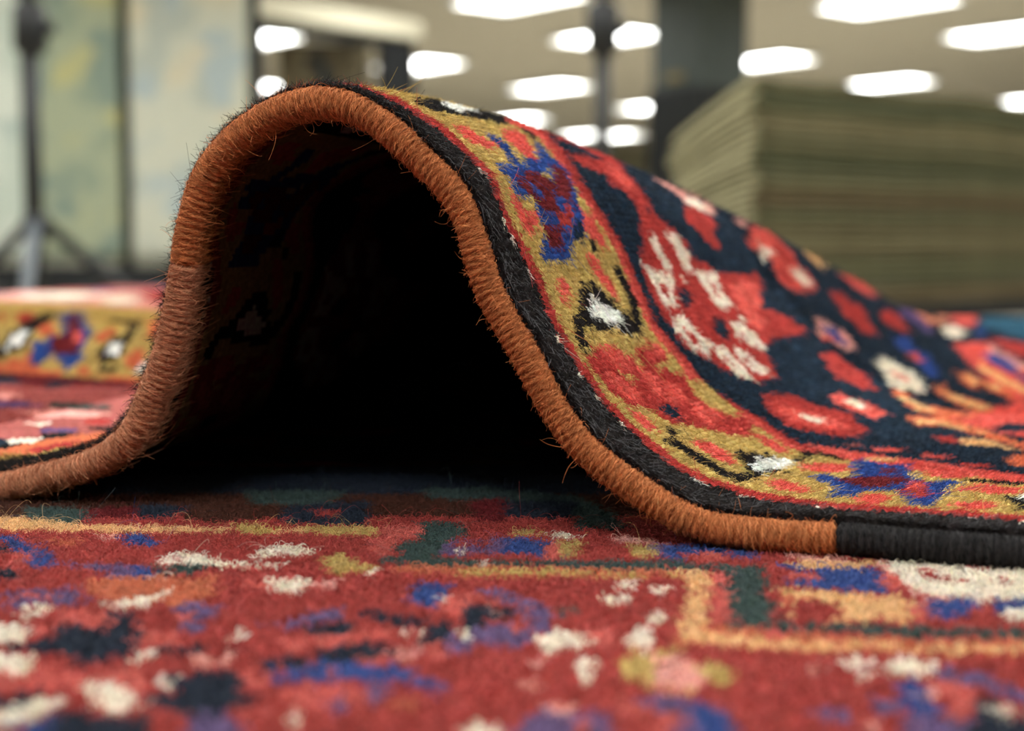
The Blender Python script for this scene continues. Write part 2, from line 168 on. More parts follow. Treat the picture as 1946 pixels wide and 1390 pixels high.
4,2002,3,10019,2003,10012,8009,10005,5,2003,1,2002,9002,1001,9002,2002,6003,11001,6001,1,11005,10002,6001,2003,1,11065,17007,3012,17011,3004,17007,6,17001,11001,10001,2001,10018,2,2005,3,
10007,2,4002,1,4001,6,10002,2,4004,8,10006,2,10001,5,10004,1,2001,1,2002,10011,2002,1,2001,1,10004,5,10001,2,10006,8,4004,2,10002,6,4001,1,4002,2,10007,3,
2005,2,10018,2001,10014,8009,10006,4,10001,2003,1,2001,9005,2002,6003,11002,1,11005,10002,6001,2003,6001,11064,17009,3011,17010,3006,17007,4,17002,11001,10002,2001,10006,2002,10004,17001,10004,1,11002,
2005,2,10005,4004,1,4003,7,10002,1,4004,4,4002,3,10005,2,10001,5,10004,3,2002,10011,2002,3,10004,5,10001,2,10005,3,4002,4,4004,1,10002,7,4003,1,4004,10005,2,
2006,2,10004,17001,10004,2002,10006,2001,10015,8010,10007,2,10002,2003,1,9005,2003,6002,11002,1,11005,10002,6001,2001,1,2001,6001,11064,17003,12002,17004,3001,17001,3001,17001,3001,17015,3009,17008,1,
17001,11001,10008,2004,10003,17002,10004,2,11001,2006,2,10004,1,4003,1,4002,8,10003,1,4002,3,4004,6,10001,3,10001,5,10005,3,2001,10011,2001,3,10005,5,10001,3,10001,6,4004,
3,4002,1,10003,8,4002,1,4003,1,10004,2,2007,2,10004,17002,10003,2004,10021,8009,10008,1,10002,2003,1,9005,2003,6001,11003,1,11005,10002,3,2001,1,11063,17003,12005,17021,3013,17007,
11001,10008,2005,10002,17001,10004,2,2007,3,10004,4007,8,10003,1,4002,1,4006,16,10005,4,10011,4,10005,16,4006,1,4002,1,10003,8,4007,10004,3,2007,2,10004,17001,10002,2005,10021,
8008,10013,2003,1,2001,9003,6001,2002,6001,11003,6001,11005,10002,1,2001,1,2001,1,11062,17004,12007,17017,3016,17006,10009,2004,10003,17001,10004,2,11001,2001,4002,2003,3,10004,4007,8,10003,4,
4007,15,10006,3,10011,3,10006,15,4007,4,10003,8,4007,10004,3,2003,4002,2002,2,10004,17001,10003,2004,10021,8007,10015,2003,1,2001,9002,6001,2002,6001,11002,6002,11005,10001,6001,1,2001,
2,11062,17004,12011,17015,3015,17005,11001,10009,2002,10009,3,2001,11001,4002,2002,4,10004,4007,9,10002,4,4003,14,2001,5,10005,3,10011,3,10005,5,2001,14,4003,4,10002,9,4007,10004,
4,2002,4003,2001,3,10009,2002,10021,8007,10016,2002,2,9002,6001,2002,6001,11002,6002,11005,10001,6001,1,2002,6001,11061,17004,12012,17017,3013,17005,10021,3,2001,11001,4002,2002,4,10003,2,4003,
5,10002,6,10001,4,4001,13,2002,1,2001,5,10005,3,10011,3,10005,5,2001,1,2002,13,4001,4,10001,6,10002,5,4003,2,10003,4,2002,4003,2001,3,10033,8005,10018,2002,1,
2001,9001,6001,2003,11001,5001,6002,1,11004,10001,6001,2,2001,6001,11061,17004,12011,17005,13001,17012,3013,17004,11001,10021,2,2002,4002,2002,5,10003,9,10003,21,10001,3,2004,4,10004,1,10002,
2,10011,2,10002,1,10004,4,2004,3,10001,21,10003,9,10003,5,2002,4002,2002,2,10036,8001,10015,2001,10003,2002,7001,1,9002,2003,11001,5001,6001,11001,1,11004,10001,3,2001,1,11060,
17007,12008,17003,13007,17010,3013,17003,11001,10020,3,2002,11001,2002,6,10003,3,4004,2,10004,7,4002,15,2005,4,10003,2,10001,2,10011,2,10001,2,10003,4,2005,15,4002,7,10004,2,
4004,3,10003,6,2002,4001,2002,3,10050,2003,10003,2001,7002,9002,6001,2001,6001,5002,6001,11001,1,11004,10001,1,2001,2,11060,17009,12007,13013,17008,3012,17003,10021,3,2002,11001,2002,5,10004,
2,4002,1,4003,2,10003,16,4001,8,2004,3,10004,3,10015,3,10004,3,2004,8,4001,16,10003,2,4003,1,4002,2,10004,5,2005,3,10052,2002,10003,7003,9001,6003,5002,6001,11001,
1,11004,2,2001,2,11058,17012,12005,17001,13013,17009,3004,17001,3001,17007,10022,2,2005,6,10004,1,4003,1,4002,3,10003,15,4002,2,10004,2,2005,2,10004,3,10015,3,10004,2,2005,
2,10004,2,4002,15,10003,3,4002,1,4003,1,10004,6,2005,2,10029,7001,10002,8001,10019,2002,10003,2002,7001,2001,6003,5002,6001,11001,6001,11004,2001,1,2002,6001,11057,17015,12002,17003,13013,
17003,12004,17014,10022,2,2003,11001,7,10004,1,4005,6,10001,10,4007,2,10005,2,2004,2,10004,4,10013,4,10004,2,2004,2,10005,2,4007,10,10001,6,4005,1,10004,7,2004,2,
10026,7003,10002,8003,10020,2001,10003,2001,7001,2002,6002,5002,11001,6002,11004,3,2001,1,11056,17021,13014,17001,12009,17009,7005,10018,12,10005,1,4003,5,4001,13,4007,1,10008,1,2004,1,10004,
4,10013,4,10004,1,2004,1,10008,1,4007,13,4001,5,4003,1,10005,12,10018,7010,10002,8004,10002,7001,10022,2002,11001,6002,5002,11001,6002,1,11003,1,2001,6001,1,11056,17022,13013,17001,
12014,17004,7006,10001,3,10014,9,10008,2,4001,6,4003,3,4002,6,4007,1,10008,2,2004,10004,4,10013,4,10004,2004,2,10008,1,4007,6,4002,3,4003,6,4001,2,10008,9,10014,
3,10001,7008,10002,8006,10002,7002,10022,2002,11001,6002,5001,11001,2001,11001,1,11003,1,2001,1,6001,11055,17025,13007,17004,12014,17005,7007,4,10013,5,11001,2,10009,7,4002,1,4002,2,4009,
3,4001,3,10011,2,2002,7,10015,7,2002,2,10011,3,4001,3,4009,2,4002,1,4002,7,10009,8,10013,4,7008,10001,8009,10002,7002,10018,2001,10002,2002,11002,6001,5001,11001,2001,11001,
1,11003,2,2001,1,11053,17037,12014,17005,10002,7007,4,10015,3,11001,10012,5,4005,3,4002,1,4005,3,10002,1,10013,10,10015,10,10013,1,10002,3,4005,1,4002,3,4005,5,10012,
4,10015,4,7007,10002,8011,10001,7003,10017,2002,10002,2002,11001,6001,11002,2001,11001,6001,11003,1,6001,2001,11053,17046,12001,17002,12002,17005,8004,10004,7002,10001,4,10015,1,11002,10014,2,4006,3,
4003,3,4002,3,10017,9,10015,9,10017,3,4002,3,4003,3,4006,2,10015,2,10015,4,10001,7002,10004,8007,10003,8004,10001,7008,10012,2003,10001,2002,11001,6002,11001,6003,11003,2001,6001,1,
11051,17025,3004,17028,8007,10006,4,10016,11001,10016,4004,2,4001,2,4004,1,4003,2,10019,8,10015,8,10019,2,4003,1,4004,2,4001,2,4004,10033,4,10006,8007,10005,8005,10001,7009,10012,
2001,10002,2001,11001,6002,11001,6001,2001,6001,11003,2001,2,11050,17025,3005,17027,10003,8006,10024,2001,11001,2002,10015,4,2001,7,4004,2,10020,6,10017,6,10020,2,4004,7,2001,4,10015,2004,
10024,8006,10008,8005,10001,7009,3,10011,2004,6001,11001,2001,11001,1,11002,1,2001,11049,17025,3006,17027,10006,8006,10019,2004,11001,2003,10014,3,2005,6,4002,1,10008,2,10012,5,10017,5,10012,
2,10008,1,4002,6,2005,3,10014,2008,10019,8006,10011,8005,10002,7007,10001,3,10009,17001,10001,2003,6002,2001,11001,1,11002,6001,1,11047,17026,3006,17027,2006,10003,8002,7002,8002,10017,2003,4001,
11001,4001,2002,10015,2,2008,5,10008,4,10012,4,10017,4,10012,4,10008,5,2008,2,10015,2002,4003,2003,10017,8002,7002,8002,10003,2006,10004,8006,10005,7003,10001,4,10008,17001,10002,1,6003,
2001,6002,11002,2,11045,1004,17024,3004,17028,2010,10002,8002,7002,8002,10015,2003,4003,2002,10015,3,2009,3,10006,7,10012,3,10017,3,10012,7,10006,3,2009,3,10015,2002,4003,2003,10015,8002,
7002,8002,10002,2011,10003,8007,10007,4,10011,2003,6002,2001,6001,11002,1,11045,1008,17051,10001,2006,10006,2002,10001,8003,7002,8001,10006,8002,10005,2004,11001,10018,3,2001,2,2006,3,10005,8,10013,
1,10019,1,10013,8,10005,3,2006,2,2001,3,10018,2005,10005,8002,10006,8001,7002,8003,10001,2002,10006,2007,10003,8002,7001,8004,10006,5,10011,1,2001,6002,2001,11003,6001,11044,1010,10001,17006,
10001,17001,10001,17040,2001,10014,2003,8003,7003,8001,10001,8003,7001,8002,10026,6,2006,3,10005,8,3002,10043,3002,8,10005,3,2006,6,10026,8002,7001,8003,10001,8001,7003,8003,2003,10015,2002,10002,
8003,7002,8003,10021,6003,2001,11001,1,11041,6003,11001,1015,10004,1002,17038,10001,2002,10014,2005,10001,8003,7007,8002,10025,6,10001,2006,2,10009,5,4001,3002,10039,3002,4001,5,10009,2,2006,10001,
6,10025,8002,7007,8003,10001,2005,10016,2003,10002,8003,7003,8002,10019,2002,6004,11038,6006,8001,1012,10005,1004,17013,10001,17023,2002,10015,2009,8005,7001,8003,10014,1,10011,6,10002,1,2004,2,10010,
2,10001,4003,3003,10035,3003,4003,10001,2,10010,2,2004,1,10002,6,10011,1,10014,8003,7001,8005,2009,10017,2003,10002,8003,7003,8002,10013,2,10002,1,2001,6004,11036,6006,8004,1009,10005,1004,
10002,17007,1005,10003,17020,2006,10007,2017,8005,10012,8,10008,5,10005,2003,2,10013,3001,4003,3006,10027,3006,4003,3001,10013,2,2003,10005,5,10008,8,10012,8005,2017,10008,2009,10001,8003,7003,8002,
10011,3,10002,6004,11035,6006,8007,6001,1008,10002,1005,10008,1005,10004,1005,17001,1002,17002,1002,17002,10001,1001,17003,2034,8006,7001,8002,10003,11001,10001,12,10005,4,10007,4,10013,3002,4003,3006,10025,
3006,4003,3002,10013,4,10007,4,10005,12,10005,8002,7001,8006,2039,8004,7002,8002,10009,4,10001,2001,1,6002,11001,1,11030,6008,8006,6003,10001,1012,10008,1005,10005,1017,8002,2031,8008,7007,8001,
10004,10,10006,1,10011,3,10013,3001,4004,3005,10025,3005,4004,3001,10013,3,10011,1,10006,10,10004,8001,7007,8008,2037,8004,7004,8002,10005,1,2001,2,10001,1,6001,1,6003,11028,6012,8002,
6001,8001,6005,1009,10007,1006,10003,1001,10001,1017,8002,2035,10001,8007,10004,8003,10005,8,10035,3009,10025,3009,10035,8,10005,8003,10004,8007,10001,2041,8004,7004,8001,10005,1,2002,1,10001,6001,1,
6003,11025,6004,5001,6010,8004,6003,8004,1007,10004,1025,8002,10001,8003,10002,2002,8005,2025,8005,10012,4001,11001,4001,10014,2001,3002,10021,2002,10007,3002,10001,3001,10002,3001,10027,3001,10002,3001,10001,3002,
10007,2002,10021,3002,2001,10014,4003,10012,8005,2029,8007,2003,10002,8005,7001,8001,10004,1,2001,4001,2001,10001,3,6002,11024,6003,5002,6010,8004,6002,8006,1026,10001,6001,8008,6002,8001,10003,8008,2027,
7004,8002,10008,4007,10010,3002,2001,3004,10017,4002,2003,10002,3001,10005,3002,10001,3001,10029,3001,10001,3002,10005,3001,10002,2003,4002,10017,3004,2001,3002,10010,4007,10008,8002,7004,2020,8001,2010,8011,10003,
8004,10004,2,2002,5,11024,6003,5002,6005,11001,6004,8004,6002,8007,10001,1019,10001,1001,10001,6001,10001,6002,8009,6001,8001,10003,8008,2004,8004,2020,8001,7004,8003,10006,4007,10009,3003,2001,9002,3003,
10016,4002,2003,10002,3002,10005,3002,10001,3001,10027,3001,10001,3002,10005,3002,10002,2003,4002,10016,3003,9002,2001,3003,10009,4007,10006,8003,7004,8001,2020,8006,2006,8011,10003,8003,10004,2,2002,1,10001,
3,11024,6003,5002,6004,11002,6003,8004,6002,8009,10001,1016,10001,6001,10001,6005,8009,6001,8001,10003,8009,10001,2001,8006,2019,10001,8001,7005,8003,10005,4008,10008,3002,9005,3002,10017,4002,2003,10001,3002,
10006,3002,10029,3002,10006,3002,10001,2003,4002,10017,3002,9005,3002,10008,4008,10005,8003,7005,8001,10001,2019,8009,2002,10002,8011,10003,8002,10004,2,2001,4001,1,10001,3,6001,11023,6002,5003,6004,11003,
6002,8004,6002,8009,10001,1013,10001,8001,6009,8009,6001,10003,8010,10002,8006,2019,10002,8001,7006,8003,10004,4002,11001,4004,10008,3001,9006,3002,10010,2004,10002,2001,4002,2003,10001,3002,10007,3001,10029,3001,
10007,3002,10001,2003,4002,2001,10002,2004,10010,3002,9006,3001,10008,4007,10004,8003,7006,8001,10002,2019,8010,10003,8012,10009,1,2001,4001,1,10001,3,6001,11022,6003,5002,6004,11004,6002,8003,6004,8011,
10002,6001,10001,8009,6006,8001,6001,8009,6002,10003,8009,10002,8008,2018,10002,8002,7006,8003,10003,4003,11001,2001,4003,10007,3001,9006,3001,10009,2007,10001,2001,4002,2004,3002,10045,3002,2004,4002,2001,10001,
2007,10009,3001,9006,3001,10007,4003,2002,4003,10003,8003,7006,8002,10002,2018,8012,10003,8011,10007,2001,10001,1,2001,4001,2001,10001,2001,2,6001,11022,6003,5002,8001,6004,11003,6002,8002,6001,9002,6004,
8022,6003,8003,6013,10002,8010,10001,8007,7001,8001,2017,10004,8002,7006,8002,10003,4003,11001,2001,4004,10006,3001,9006,3001,10008,2008,10001,2001,4002,2004,10001,3001,10045,3001,10001,2004,4002,2001,10001,2008,
10008,3001,9006,3001,10006,4004,2001,4004,10003,8002,7006,8002,10004,2017,8001,7002,8010,10002,8012,10006,2001,10001,1,2001,4001,2001,10001,2001,3,11021,6004,8003,6004,11002,6005,9003,6005,9001,8015,6005,
9001,6002,8002,6002,11004,6005,5003,10002,7001,8008,10002,8002,7006,8001,10002,2015,10005,8002,7005,8003,10002,4004,2001,4004,10006,3002,9005,3001,10008,2010,4002,2004,10001,3002,10043,3002,10001,2004,4002,2010,
10008,3001,9005,3002,10006,4004,2001,4004,10002,8003,7005,8002,10005,2015,10002,8001,7009,8004,10002,8010,7001,10006,2001,10001,2,4001,2001,10001,2001,1,2001,1,11021,6003,8004,6001,11002,5001,11002,6003,
9005,6003,9003,8005,6003,8005,9002,6004,9003,6005,11001,6005,8003,5003,10002,7001,8007,10003,8002,7006,8001,10006,2010,10007,8002,7005,8002,10002,4004,2002,4003,10006,3003,9003,3002,10008,2004,1,2005,4002,
2004,10001,3002,10043,3002,10001,2004,4002,2005,1,2004,10008,3002,9003,3003,10006,4003,2002,4004,10002,8002,7005,8002,10007,2010,10006,8001,7010,8003,10004,8008,7001,10005,2002,10001,2,2002,10001,2,2001,
1,11020,6004,8001,6002,11001,5004,11001,6003,9003,1002,9006,6005,11003,6004,8001,9004,6001,9006,6003,11004,6002,8005,6001,10002,8001,7001,8005,10004,8002,7007,8001,10008,2009,10006,8003,7005,8002,10002,4009,
10005,3006,10010,2004,2,2004,4002,2005,10001,3001,10043,3001,10001,2005,4002,2004,2,2004,10010,3006,10005,4009,10002,8002,7005,8003,10006,2009,10008,8002,7010,8003,10005,8006,7001,8001,10004,2002,10001,2,
2002,3,2001,1,11020,6006,11001,5003,11001,6004,9001,1007,9003,6003,11002,5001,11002,5001,11002,6003,9004,1005,9001,6003,11002,5003,11001,6002,8003,6002,10002,7002,8005,10003,8002,7007,8003,10007,2009,10008,
8002,7004,8002,10002,4009,10005,3006,10010,2003,4,2004,4002,2004,10001,3001,10043,3001,10001,2004,4002,2004,4,2003,10010,3006,10005,4009,10002,8002,7004,8002,10008,2009,10007,8004,7010,8003,10005,8005,7002,
10004,2002,10001,2,2002,3,2001,1,11019,6001,8001,6004,11003,6002,8001,6003,9001,2002,1005,9003,6002,11001,5003,11001,6001,11001,5003,11001,6001,9004,1006,9001,6004,11001,5003,11001,6007,10001,8001,7002,
8004,10004,8002,7007,8002,10009,2008,10009,8005,7001,8001,10003,4001,11001,4006,10006,3005,10010,2002,5,2005,4001,2004,10001,3001,10043,3001,10001,2004,4001,2005,5,2002,10010,3005,10006,4008,10003,8001,7001,
8005,10009,2008,10009,8003,7011,8003,10005,8004,7002,8001,10004,2001,10001,2,2002,1,10001,1,2001,1,11019,6001,8001,6003,11001,6002,8004,6002,9001,2002,1002,9001,8004,6002,11001,5003,11002,6002,11001,
5003,11001,6004,9001,1004,2002,9001,6002,8002,6001,11004,6007,10001,8001,7002,8003,10004,8002,7007,8002,10010,2009,10009,8001,10002,8003,10003,4008,10007,3003,10011,2003,4,2010,10002,3001,10041,3001,10002,2010,
4,2003,10011,3003,10007,4008,10003,8003,10002,8001,10009,2009,10010,8003,7011,8003,10005,8003,7002,8001,10004,2001,10001,2,2001,4001,1,10001,1,2001,1,11018,6001,8002,6002,11001,6002,8002,6004,9002,
1003,9001,6001,8004,11002,5002,11002,6004,11002,5002,11001,6001,8004,6001,9001,1001,2002,9002,6001,8004,6002,11002,6004,8002,10002,7003,8002,10005,8001,7008,8002,10010,2001,8001,2005,8001,2001,10013,8002,10003,
4008,10008,3002,10011,2004,2,2011,10002,3001,10041,3001,10002,2011,2,2004,10011,3002,10008,4008,10003,8002,10013,2001,8001,2005,8001,2001,10010,8003,7012,8002,10006,8002,7003,10004,2002,3,4001,1,10001,
1,2001,1,11018,6001,8001,6001,11003,6008,9001,1003,9001,6002,8002,11005,6008,11004,8003,6002,9001,1003,9002,6003,8002,6003,11002,6003,8003,10002,7002,8002,10005,8002,7008,8002,10010,2001,8001,2006,8001,
2001,10012,8002,10004,4008,10008,3001,10011,2018,10001,3001,10041,3001,10001,2018,10011,3001,10008,4008,10004,8002,10012,2001,8001,2006,8001,2001,10011,8003,7012,8002,10006,8002,7002,10004,2002,10001,2,2002,10001,
1,2001,1,11017,6001,8001,6002,11004,6006,9001,1003,9001,6002,8001,11005,1,6008,11005,8002,6002,9001,1003,9001,6009,11002,6003,8002,10002,8002,7002,8001,10005,8003,7007,8003,10010,2001,8001,2006,8001,
2001,10013,8001,10005,4007,10021,2011,1,2005,10001,3001,10041,3001,10001,2005,1,2011,10021,4007,10005,8001,10013,2001,8001,2006,8001,2001,10011,8004,7011,8003,10006,8001,7002,8001,10003,2002,10001,2,2002,
10001,2002,1,11017,6004,11004,6005,9001,1003,9001,6002,8001,6001,11005,1,6008,11004,6001,8001,6002,9001,1003,9001,6010,11001,6003,8003,10002,7004,10006,8001,7008,8003,10011,2001,8001,2007,8001,2001,10012,
8001,10004,11001,4007,10021,2010,2,2005,10045,2005,2,2010,10021,4007,10005,8001,10012,2001,8001,2007,8001,2001,10012,8004,7012,8002,10006,7003,10003,2003,10001,1,2002,10001,2002,1,11016,6005,11003,6005,
9002,1002,9002,6003,11005,1,6008,11005,8002,6001,9002,1002,9001,6010,11002,6002,8003,10003,7003,8001,10006,7009,8002,10012,2001,8002,2006,8002,10018,11001,4006,10021,2005,4001,2003,4,2004,10045,2004,4,
2003,4001,2005,10021,4006,10019,8002,2006,8002,2001,10013,8004,7012,8001,10006,8001,7002,10004,2002,10001,1,2002,10001,1,2001,1,11016,6006,11002,6005,9001,1003,9001,6003,11005,2,6007,1,11004,6001,
8001,6002,9001,1003,9001,6010,11001,6003,8002,10004,7003,8001,10005,8001,7008,8003,10012,2001,8002,2006,8002,10018,11001,4002,10002,4002,10021,2003,4004,2002,4,2004,10045,2004,4,2002,4004,2003,10021,4002,
10002,4002,10019,8002,2006,8002,2001,10013,8005,7011,8002,10005,8001,7002,10004,2002,10001,2,2001,10001,2,2001,11016,6005,11002,6005,9001,1003,9001,6003,11005,2,6007,1,11005,8001,6002,9001,1003,9001,
6010,11002,6002,8003,10004,7003,8001,10004,8002,7008,8003,10012,2001,8002,2007,8002,10017,11001,10005,4001,10021,2003,4004,2002,5,2004,10043,2004,5,2002,4004,2003,10021,4001,10023,8002,2007,8002,2001,10014,
8004,7012,8002,10004,8001,7002,10004,2002,10001,2,2001,10001,1,6001,2001,11015,6007,11001,6004,9002,1002,9002,6002,11005,2,6007,2,11004,6001,8001,6002,9001,1003,9001,6010,11001,6002,8003,10004,8001,
7002,8001,10005,8001,7008,8003,10014,8002,2007,8002,10014,9001,10030,2003,4004,2002,5,2004,10043,2004,5,2002,4004,2003,10030,9001,10014,8002,2007,8002,10016,8004,7012,8001,10005,8001,7001,8001,10003,2001,
4001,10001,2,2001,1,10001,6001,2001,11015,6012,9001,1002,9002,6003,11005,2,6006,2,11005,8001,6002,9001,1003,9001,6010,11002,6002,8002,10005,7003,8001,10005,8001,7008,8003,10014,8002,2007,8003,10013,
9002,10029,2002,4005,2002,4,2005,10043,2005,4,2002,4005,2002,10029,9002,10013,8003,2007,8002,10016,8005,7011,8001,10005,8001,7002,10003,2001,4001,10001,2,2001,1,10001,6001,2001,11015,6006,11001,6004,
9001,1003,9001,6003,11005,2,6007,2,11004,6003,9002,1002,9001,6009,11003,6002,8003,10005,7003,10005,8002,7007,8003,10015,8003,2007,8002,10014,9001,11001,10028,2002,4005,2002,4,2005,10043,2005,4,2002,
4005,2002,10028,9002,10014,8002,2007,8003,10018,8004,7010,8002,10005,7002,10003,2001,4001,2001,2,2001,1,10001,6001,2001,11014,6011,9002,1002,9001,6003,11005,2,6007,2,11005,8001,6002,9001,1003,9001,
6008,11004,6001,8003,10006,7003,10005,8002,7006,8003,10016,8003,2007,8003,10013,9002,11001,10027,2002,4005,2002,4,2004,10045,2004,4,2002,4005,2002,10028,9002,10013,8003,2007,8003,10019,8005,7008,8002,10005,
7002,10004,4001,2001,10001,3,10001,6001,2001,11014,6011,9001,1002,9002,6002,11005,3,6007,1,11005,6003,9001,1003,9001,6008,11004,6002,8003,10006,7001,8002,10004,8002,7006,8003,10017,8003,2007,8004,10004,
8001,10007,9002,11001,10028,2001,4005,2002,3,2006,10043,2006,3,2002,4005,2001,10028,9003,10007,8001,10004,8004,2007,8003,10020,8005,7008,8002,10004,8001,7001,10004,4001,2001,10001,3,10001,6001,2001,11014,
6010,9001,1003,9001,6002,11005,3,6003,1,6003,2,11005,6003,9001,1002,9002,6006,11005,6002,8003,4001,10004,8002,7001,8002,10004,8002,7005,8004,10016,8004,2008,8004,10003,8003,10005,9003,10014,1,10004,
1,10008,2001,4005,2002,3,2006,10043,2006,3,2002,4005,2001,10008,1,10004,1,10014,9003,10005,8003,10003,8004,2008,8004,10020,8005,7007,8002,10004,8001,7001,8001,10003,4001,2001,10001,2,2001,10001,
6001,2001,11013,6011,9001,1002,9001,6003,11005,2,6007,2,11005,6003,9001,1003,9001,6006,11006,6002,8003,4001,10004,7003,10006,8002,7005,8002,10018,8004,2004,7001,2003,8005,10003,8002,10005,9004,10013,2,
10002,3,10007,2001,4005,2011,10043,2011,4005,2001,10007,3,10002,2,10013,9004,10005,8002,10003,8005,2003,7001,2004,8004,10022,8004,7006,8002,10005,7002,10003,4001,2001,10001,2,2001,10001,6001,2001,11013,
6010,9001,1002,9002,6002,11005,3,6003,1,6003,2,11005,6002,9002,1002,9001,6006,11006,6002,8003,4002,10004,7002,8001,10005,8002,7005,8003,10018,8004,2004,7002,2003,8004,10003,8003,10005,9003,10013,3,
10001,3,10007,2001,4005,2011,10043,2011,4005,2001,10007,3,10001,3,10013,9003,10005,8003,10003,8004,2003,7002,2004,8004,10023,8004,7006,8002,10004,8001,7001,10003,4001,2001,10001,2,2001,10001,1,2001,
11013,6010,9001,1002,9001,6002,11005,3,6003,1,6003,2,11005,6003,9001,1003,9001,6006,11006,6002,8003,2002,10004,7002,8001,10005,8002,7004,8002,10020,8004,2004,7002,2003,8005,10002,8003,10005,9004,10011,
4,10001,4,10006,2001,4004,2003,10002,2003,10001,2003,10043,2003,10001,2003,10002,2003,4004,2001,10006,4,10001,4,10011,9004,10005,8003,10002,8005,2003,7002,2004,8004,10025,8003,7005,8002,10004,8001,7001,
10003,2002,10002,1,2001,10001,1,2001,11013,6009,9001,1002,9001,6002,11005,3,6003,1,6003,3,11005,6002,9001,1003,9001,6006,11006,6002,8003,4001,2002,10004,7002,8001,10005,8002,7003,8003,10020,8005,
2003,7003,2002,8005,10002,8001,7001,8002,10004,9004,10011,9,10006,2002,4002,2003,10004,2001,10003,2002,10043,2002,10003,2001,10004,2003,4002,2002,10006,9,10011,9004,10004,8002,7001,8001,10002,8005,2002,7003,
2003,8005,10026,8003,7004,8002,10004,8001,7001,10003,2001,4001,10002,2,10001,1,6001,11012,6010,9001,1002,9001,6001,11005,4,6003,1,6003,2,11005,6003,9001,1002,9002,6005,11007,6002,8002,4002,2002,
10004,7002,10005,8002,7004,8002,10021,8005,2003,7003,2002,8002,7002,8002,10001,8001,7001,8002,10004,9001,11001,9002,10011,9,10007,2001,4002,2003,10009,2001,10043,2001,10009,2003,4002,2001,10007,9,10011,9004,
10004,8002,7001,8001,10001,8002,7002,8002,2002,7003,2003,8005,10027,8003,7004,8002,10004,7001,10003,2001,4001,10002,2,10002,6001,11012,6009,9001,1002,9001,6002,11004,6001,3,6003,1,6003,3,11005,6002,
9001,1003,9001,6006,11006,6002,8003,4002,10006,7002,10005,8002,7004,10023,8005,2003,7004,2002,8002,7002,8001,10001,8001,7001,8002,10004,9004,2001,10010,10,10006,2001,4001,2003,10010,2001,10043,2001,10010,2003,
4001,2001,10006,10,10010,2001,9004,10004,8002,7001,8001,10001,8001,7002,8002,2002,7004,2003,8005,10029,8001,7004,8002,10004,7001,10004,4001,2001,10001,2,10002,6001,11012,6009,9001,1001,9002,6001,11004,6001,
3,6003,2,6003,3,11004,6002,9002,1002,9002,6005,11007,6002,8002,2001,4002,10006,8002,10005,8002,7003,8001,10023,8005,2003,7004,2002,8002,7002,8002,10001,7002,8002,10004,9003,2001,10010,11,10006,2004,
10010,2001,10043,2001,10010,2004,10006,11,10010,2001,9003,10004,8002,7002,10001,8002,7002,8002,2002,7004,2003,8005,10030,8001,7003,8002,10004,8001,10004,4001,2001,10001,2,10002,6001,11011,6009,9001,1002,9001,
6001,11004,6001,3,6004,1,6003,3,11005,6002,9001,1003,9001,6005,11007,6003,8002,2001,4002,10005,8003,10005,8002,7002,8002,10023,8005,2003,7005,2002,8001,7003,8001,10001,7002,8002,10004,9003,2002,10009,
11,10008,2001,10011,2001,10043,2001,10011,2001,10008,11,10009,2002,9003,10004,8002,7002,10001,8001,7003,8001,2002,7005,2003,8005,10030,8002,7002,8002,10004,8002,10003,4001,2001,10001,3,10001,6001,11011,6009,
9001,1001,9002,11004,6001,4,6003,1,6003,4,11004,6002,9001,1003,9001,6006,11005,6001,11001,6003,8001,2004,10005,8003,10005,8002,7002,8001,10023,8007,2002,7005,2002,8001,7003,8002,7003,8001,10004,9003,
2002,10009,12,10083,12,10009,2002,9003,10004,8001,7003,8002,7003,8001,2002,7005,2002,8007,10030,8001,7002,8002,10004,8002,10003,2002,10001,3,10001,6001,11011,6009,9003,6001,11003,6002,3,6003,1,6004,
3,11004,6002,9002,1002,9002,6005,11003,6001,11001,6005,8001,10001,2002,10007,7001,8002,10004,8002,7002,8001,10024,8003,7001,8003,2002,7002,2001,7003,2002,8001,7002,8003,7002,8002,10003,9003,2003,10008,13,
10081,13,10008,2003,9003,10003,8002,7002,8003,7002,8001,2002,7003,2001,7002,2002,8003,7001,8003,10031,8001,7002,8002,10003,8001,7001,10004,2001,10002,2,10001,6001,11011,6008,9003,6001,11003,6002,3,6003,
1,6004,3,6001,11004,6002,9001,1002,9002,6005,11001,6010,8001,10001,2002,10007,7001,10006,8002,7001,8001,10025,8003,7002,8002,2002,7002,2002,7002,2003,8002,7001,8002,7002,8002,10003,11001,9002,2003,9001,
10008,13,10079,13,10008,9001,2003,9002,10004,8002,7002,8002,7001,8002,2003,7002,2002,7002,2002,8002,7002,8003,10032,8001,7001,8002,10004,7001,10004,2001,10002,2,10001,6001,11010,6009,9003,11003,6002,3,
6004,1,6003,3,6001,11004,6002,9001,1003,9001,6006,11001,6009,8001,10002,2002,10007,8001,10006,8002,7001,8001,10025,8003,7002,8001,2003,7002,2002,7003,2003,8003,10001,8001,7001,8002,10004,11001,9002,2002,
9001,10001,9002,10005,13,10079,13,10005,9002,10001,9001,2002,9003,10004,8002,7001,8001,10001,8003,2003,7003,2002,7002,2003,8001,7002,8003,10032,8001,7001,8002,10004,8001,10004,2001,10002,2,10001,6001,11010,
6008,9003,6001,11002,6002,3,6004,1,6003,3,6001,11004,6002,9001,1003,9001,6017,10003,2002,10007,8001,10006,8004,10019,8001,10005,8002,7003,8001,2003,7003,2002,7003,2002,8003,10001,8001,7001,8001,10005,
11001,9002,2002,9004,10005,13,10079,13,10005,9004,2002,9002,10006,8001,7001,8001,10001,8003,2002,7003,2002,7003,2003,8001,7003,8002,10005,8001,10026,8004,10004,8001,10004,2001,10002,2,10001,1,11010,6007,
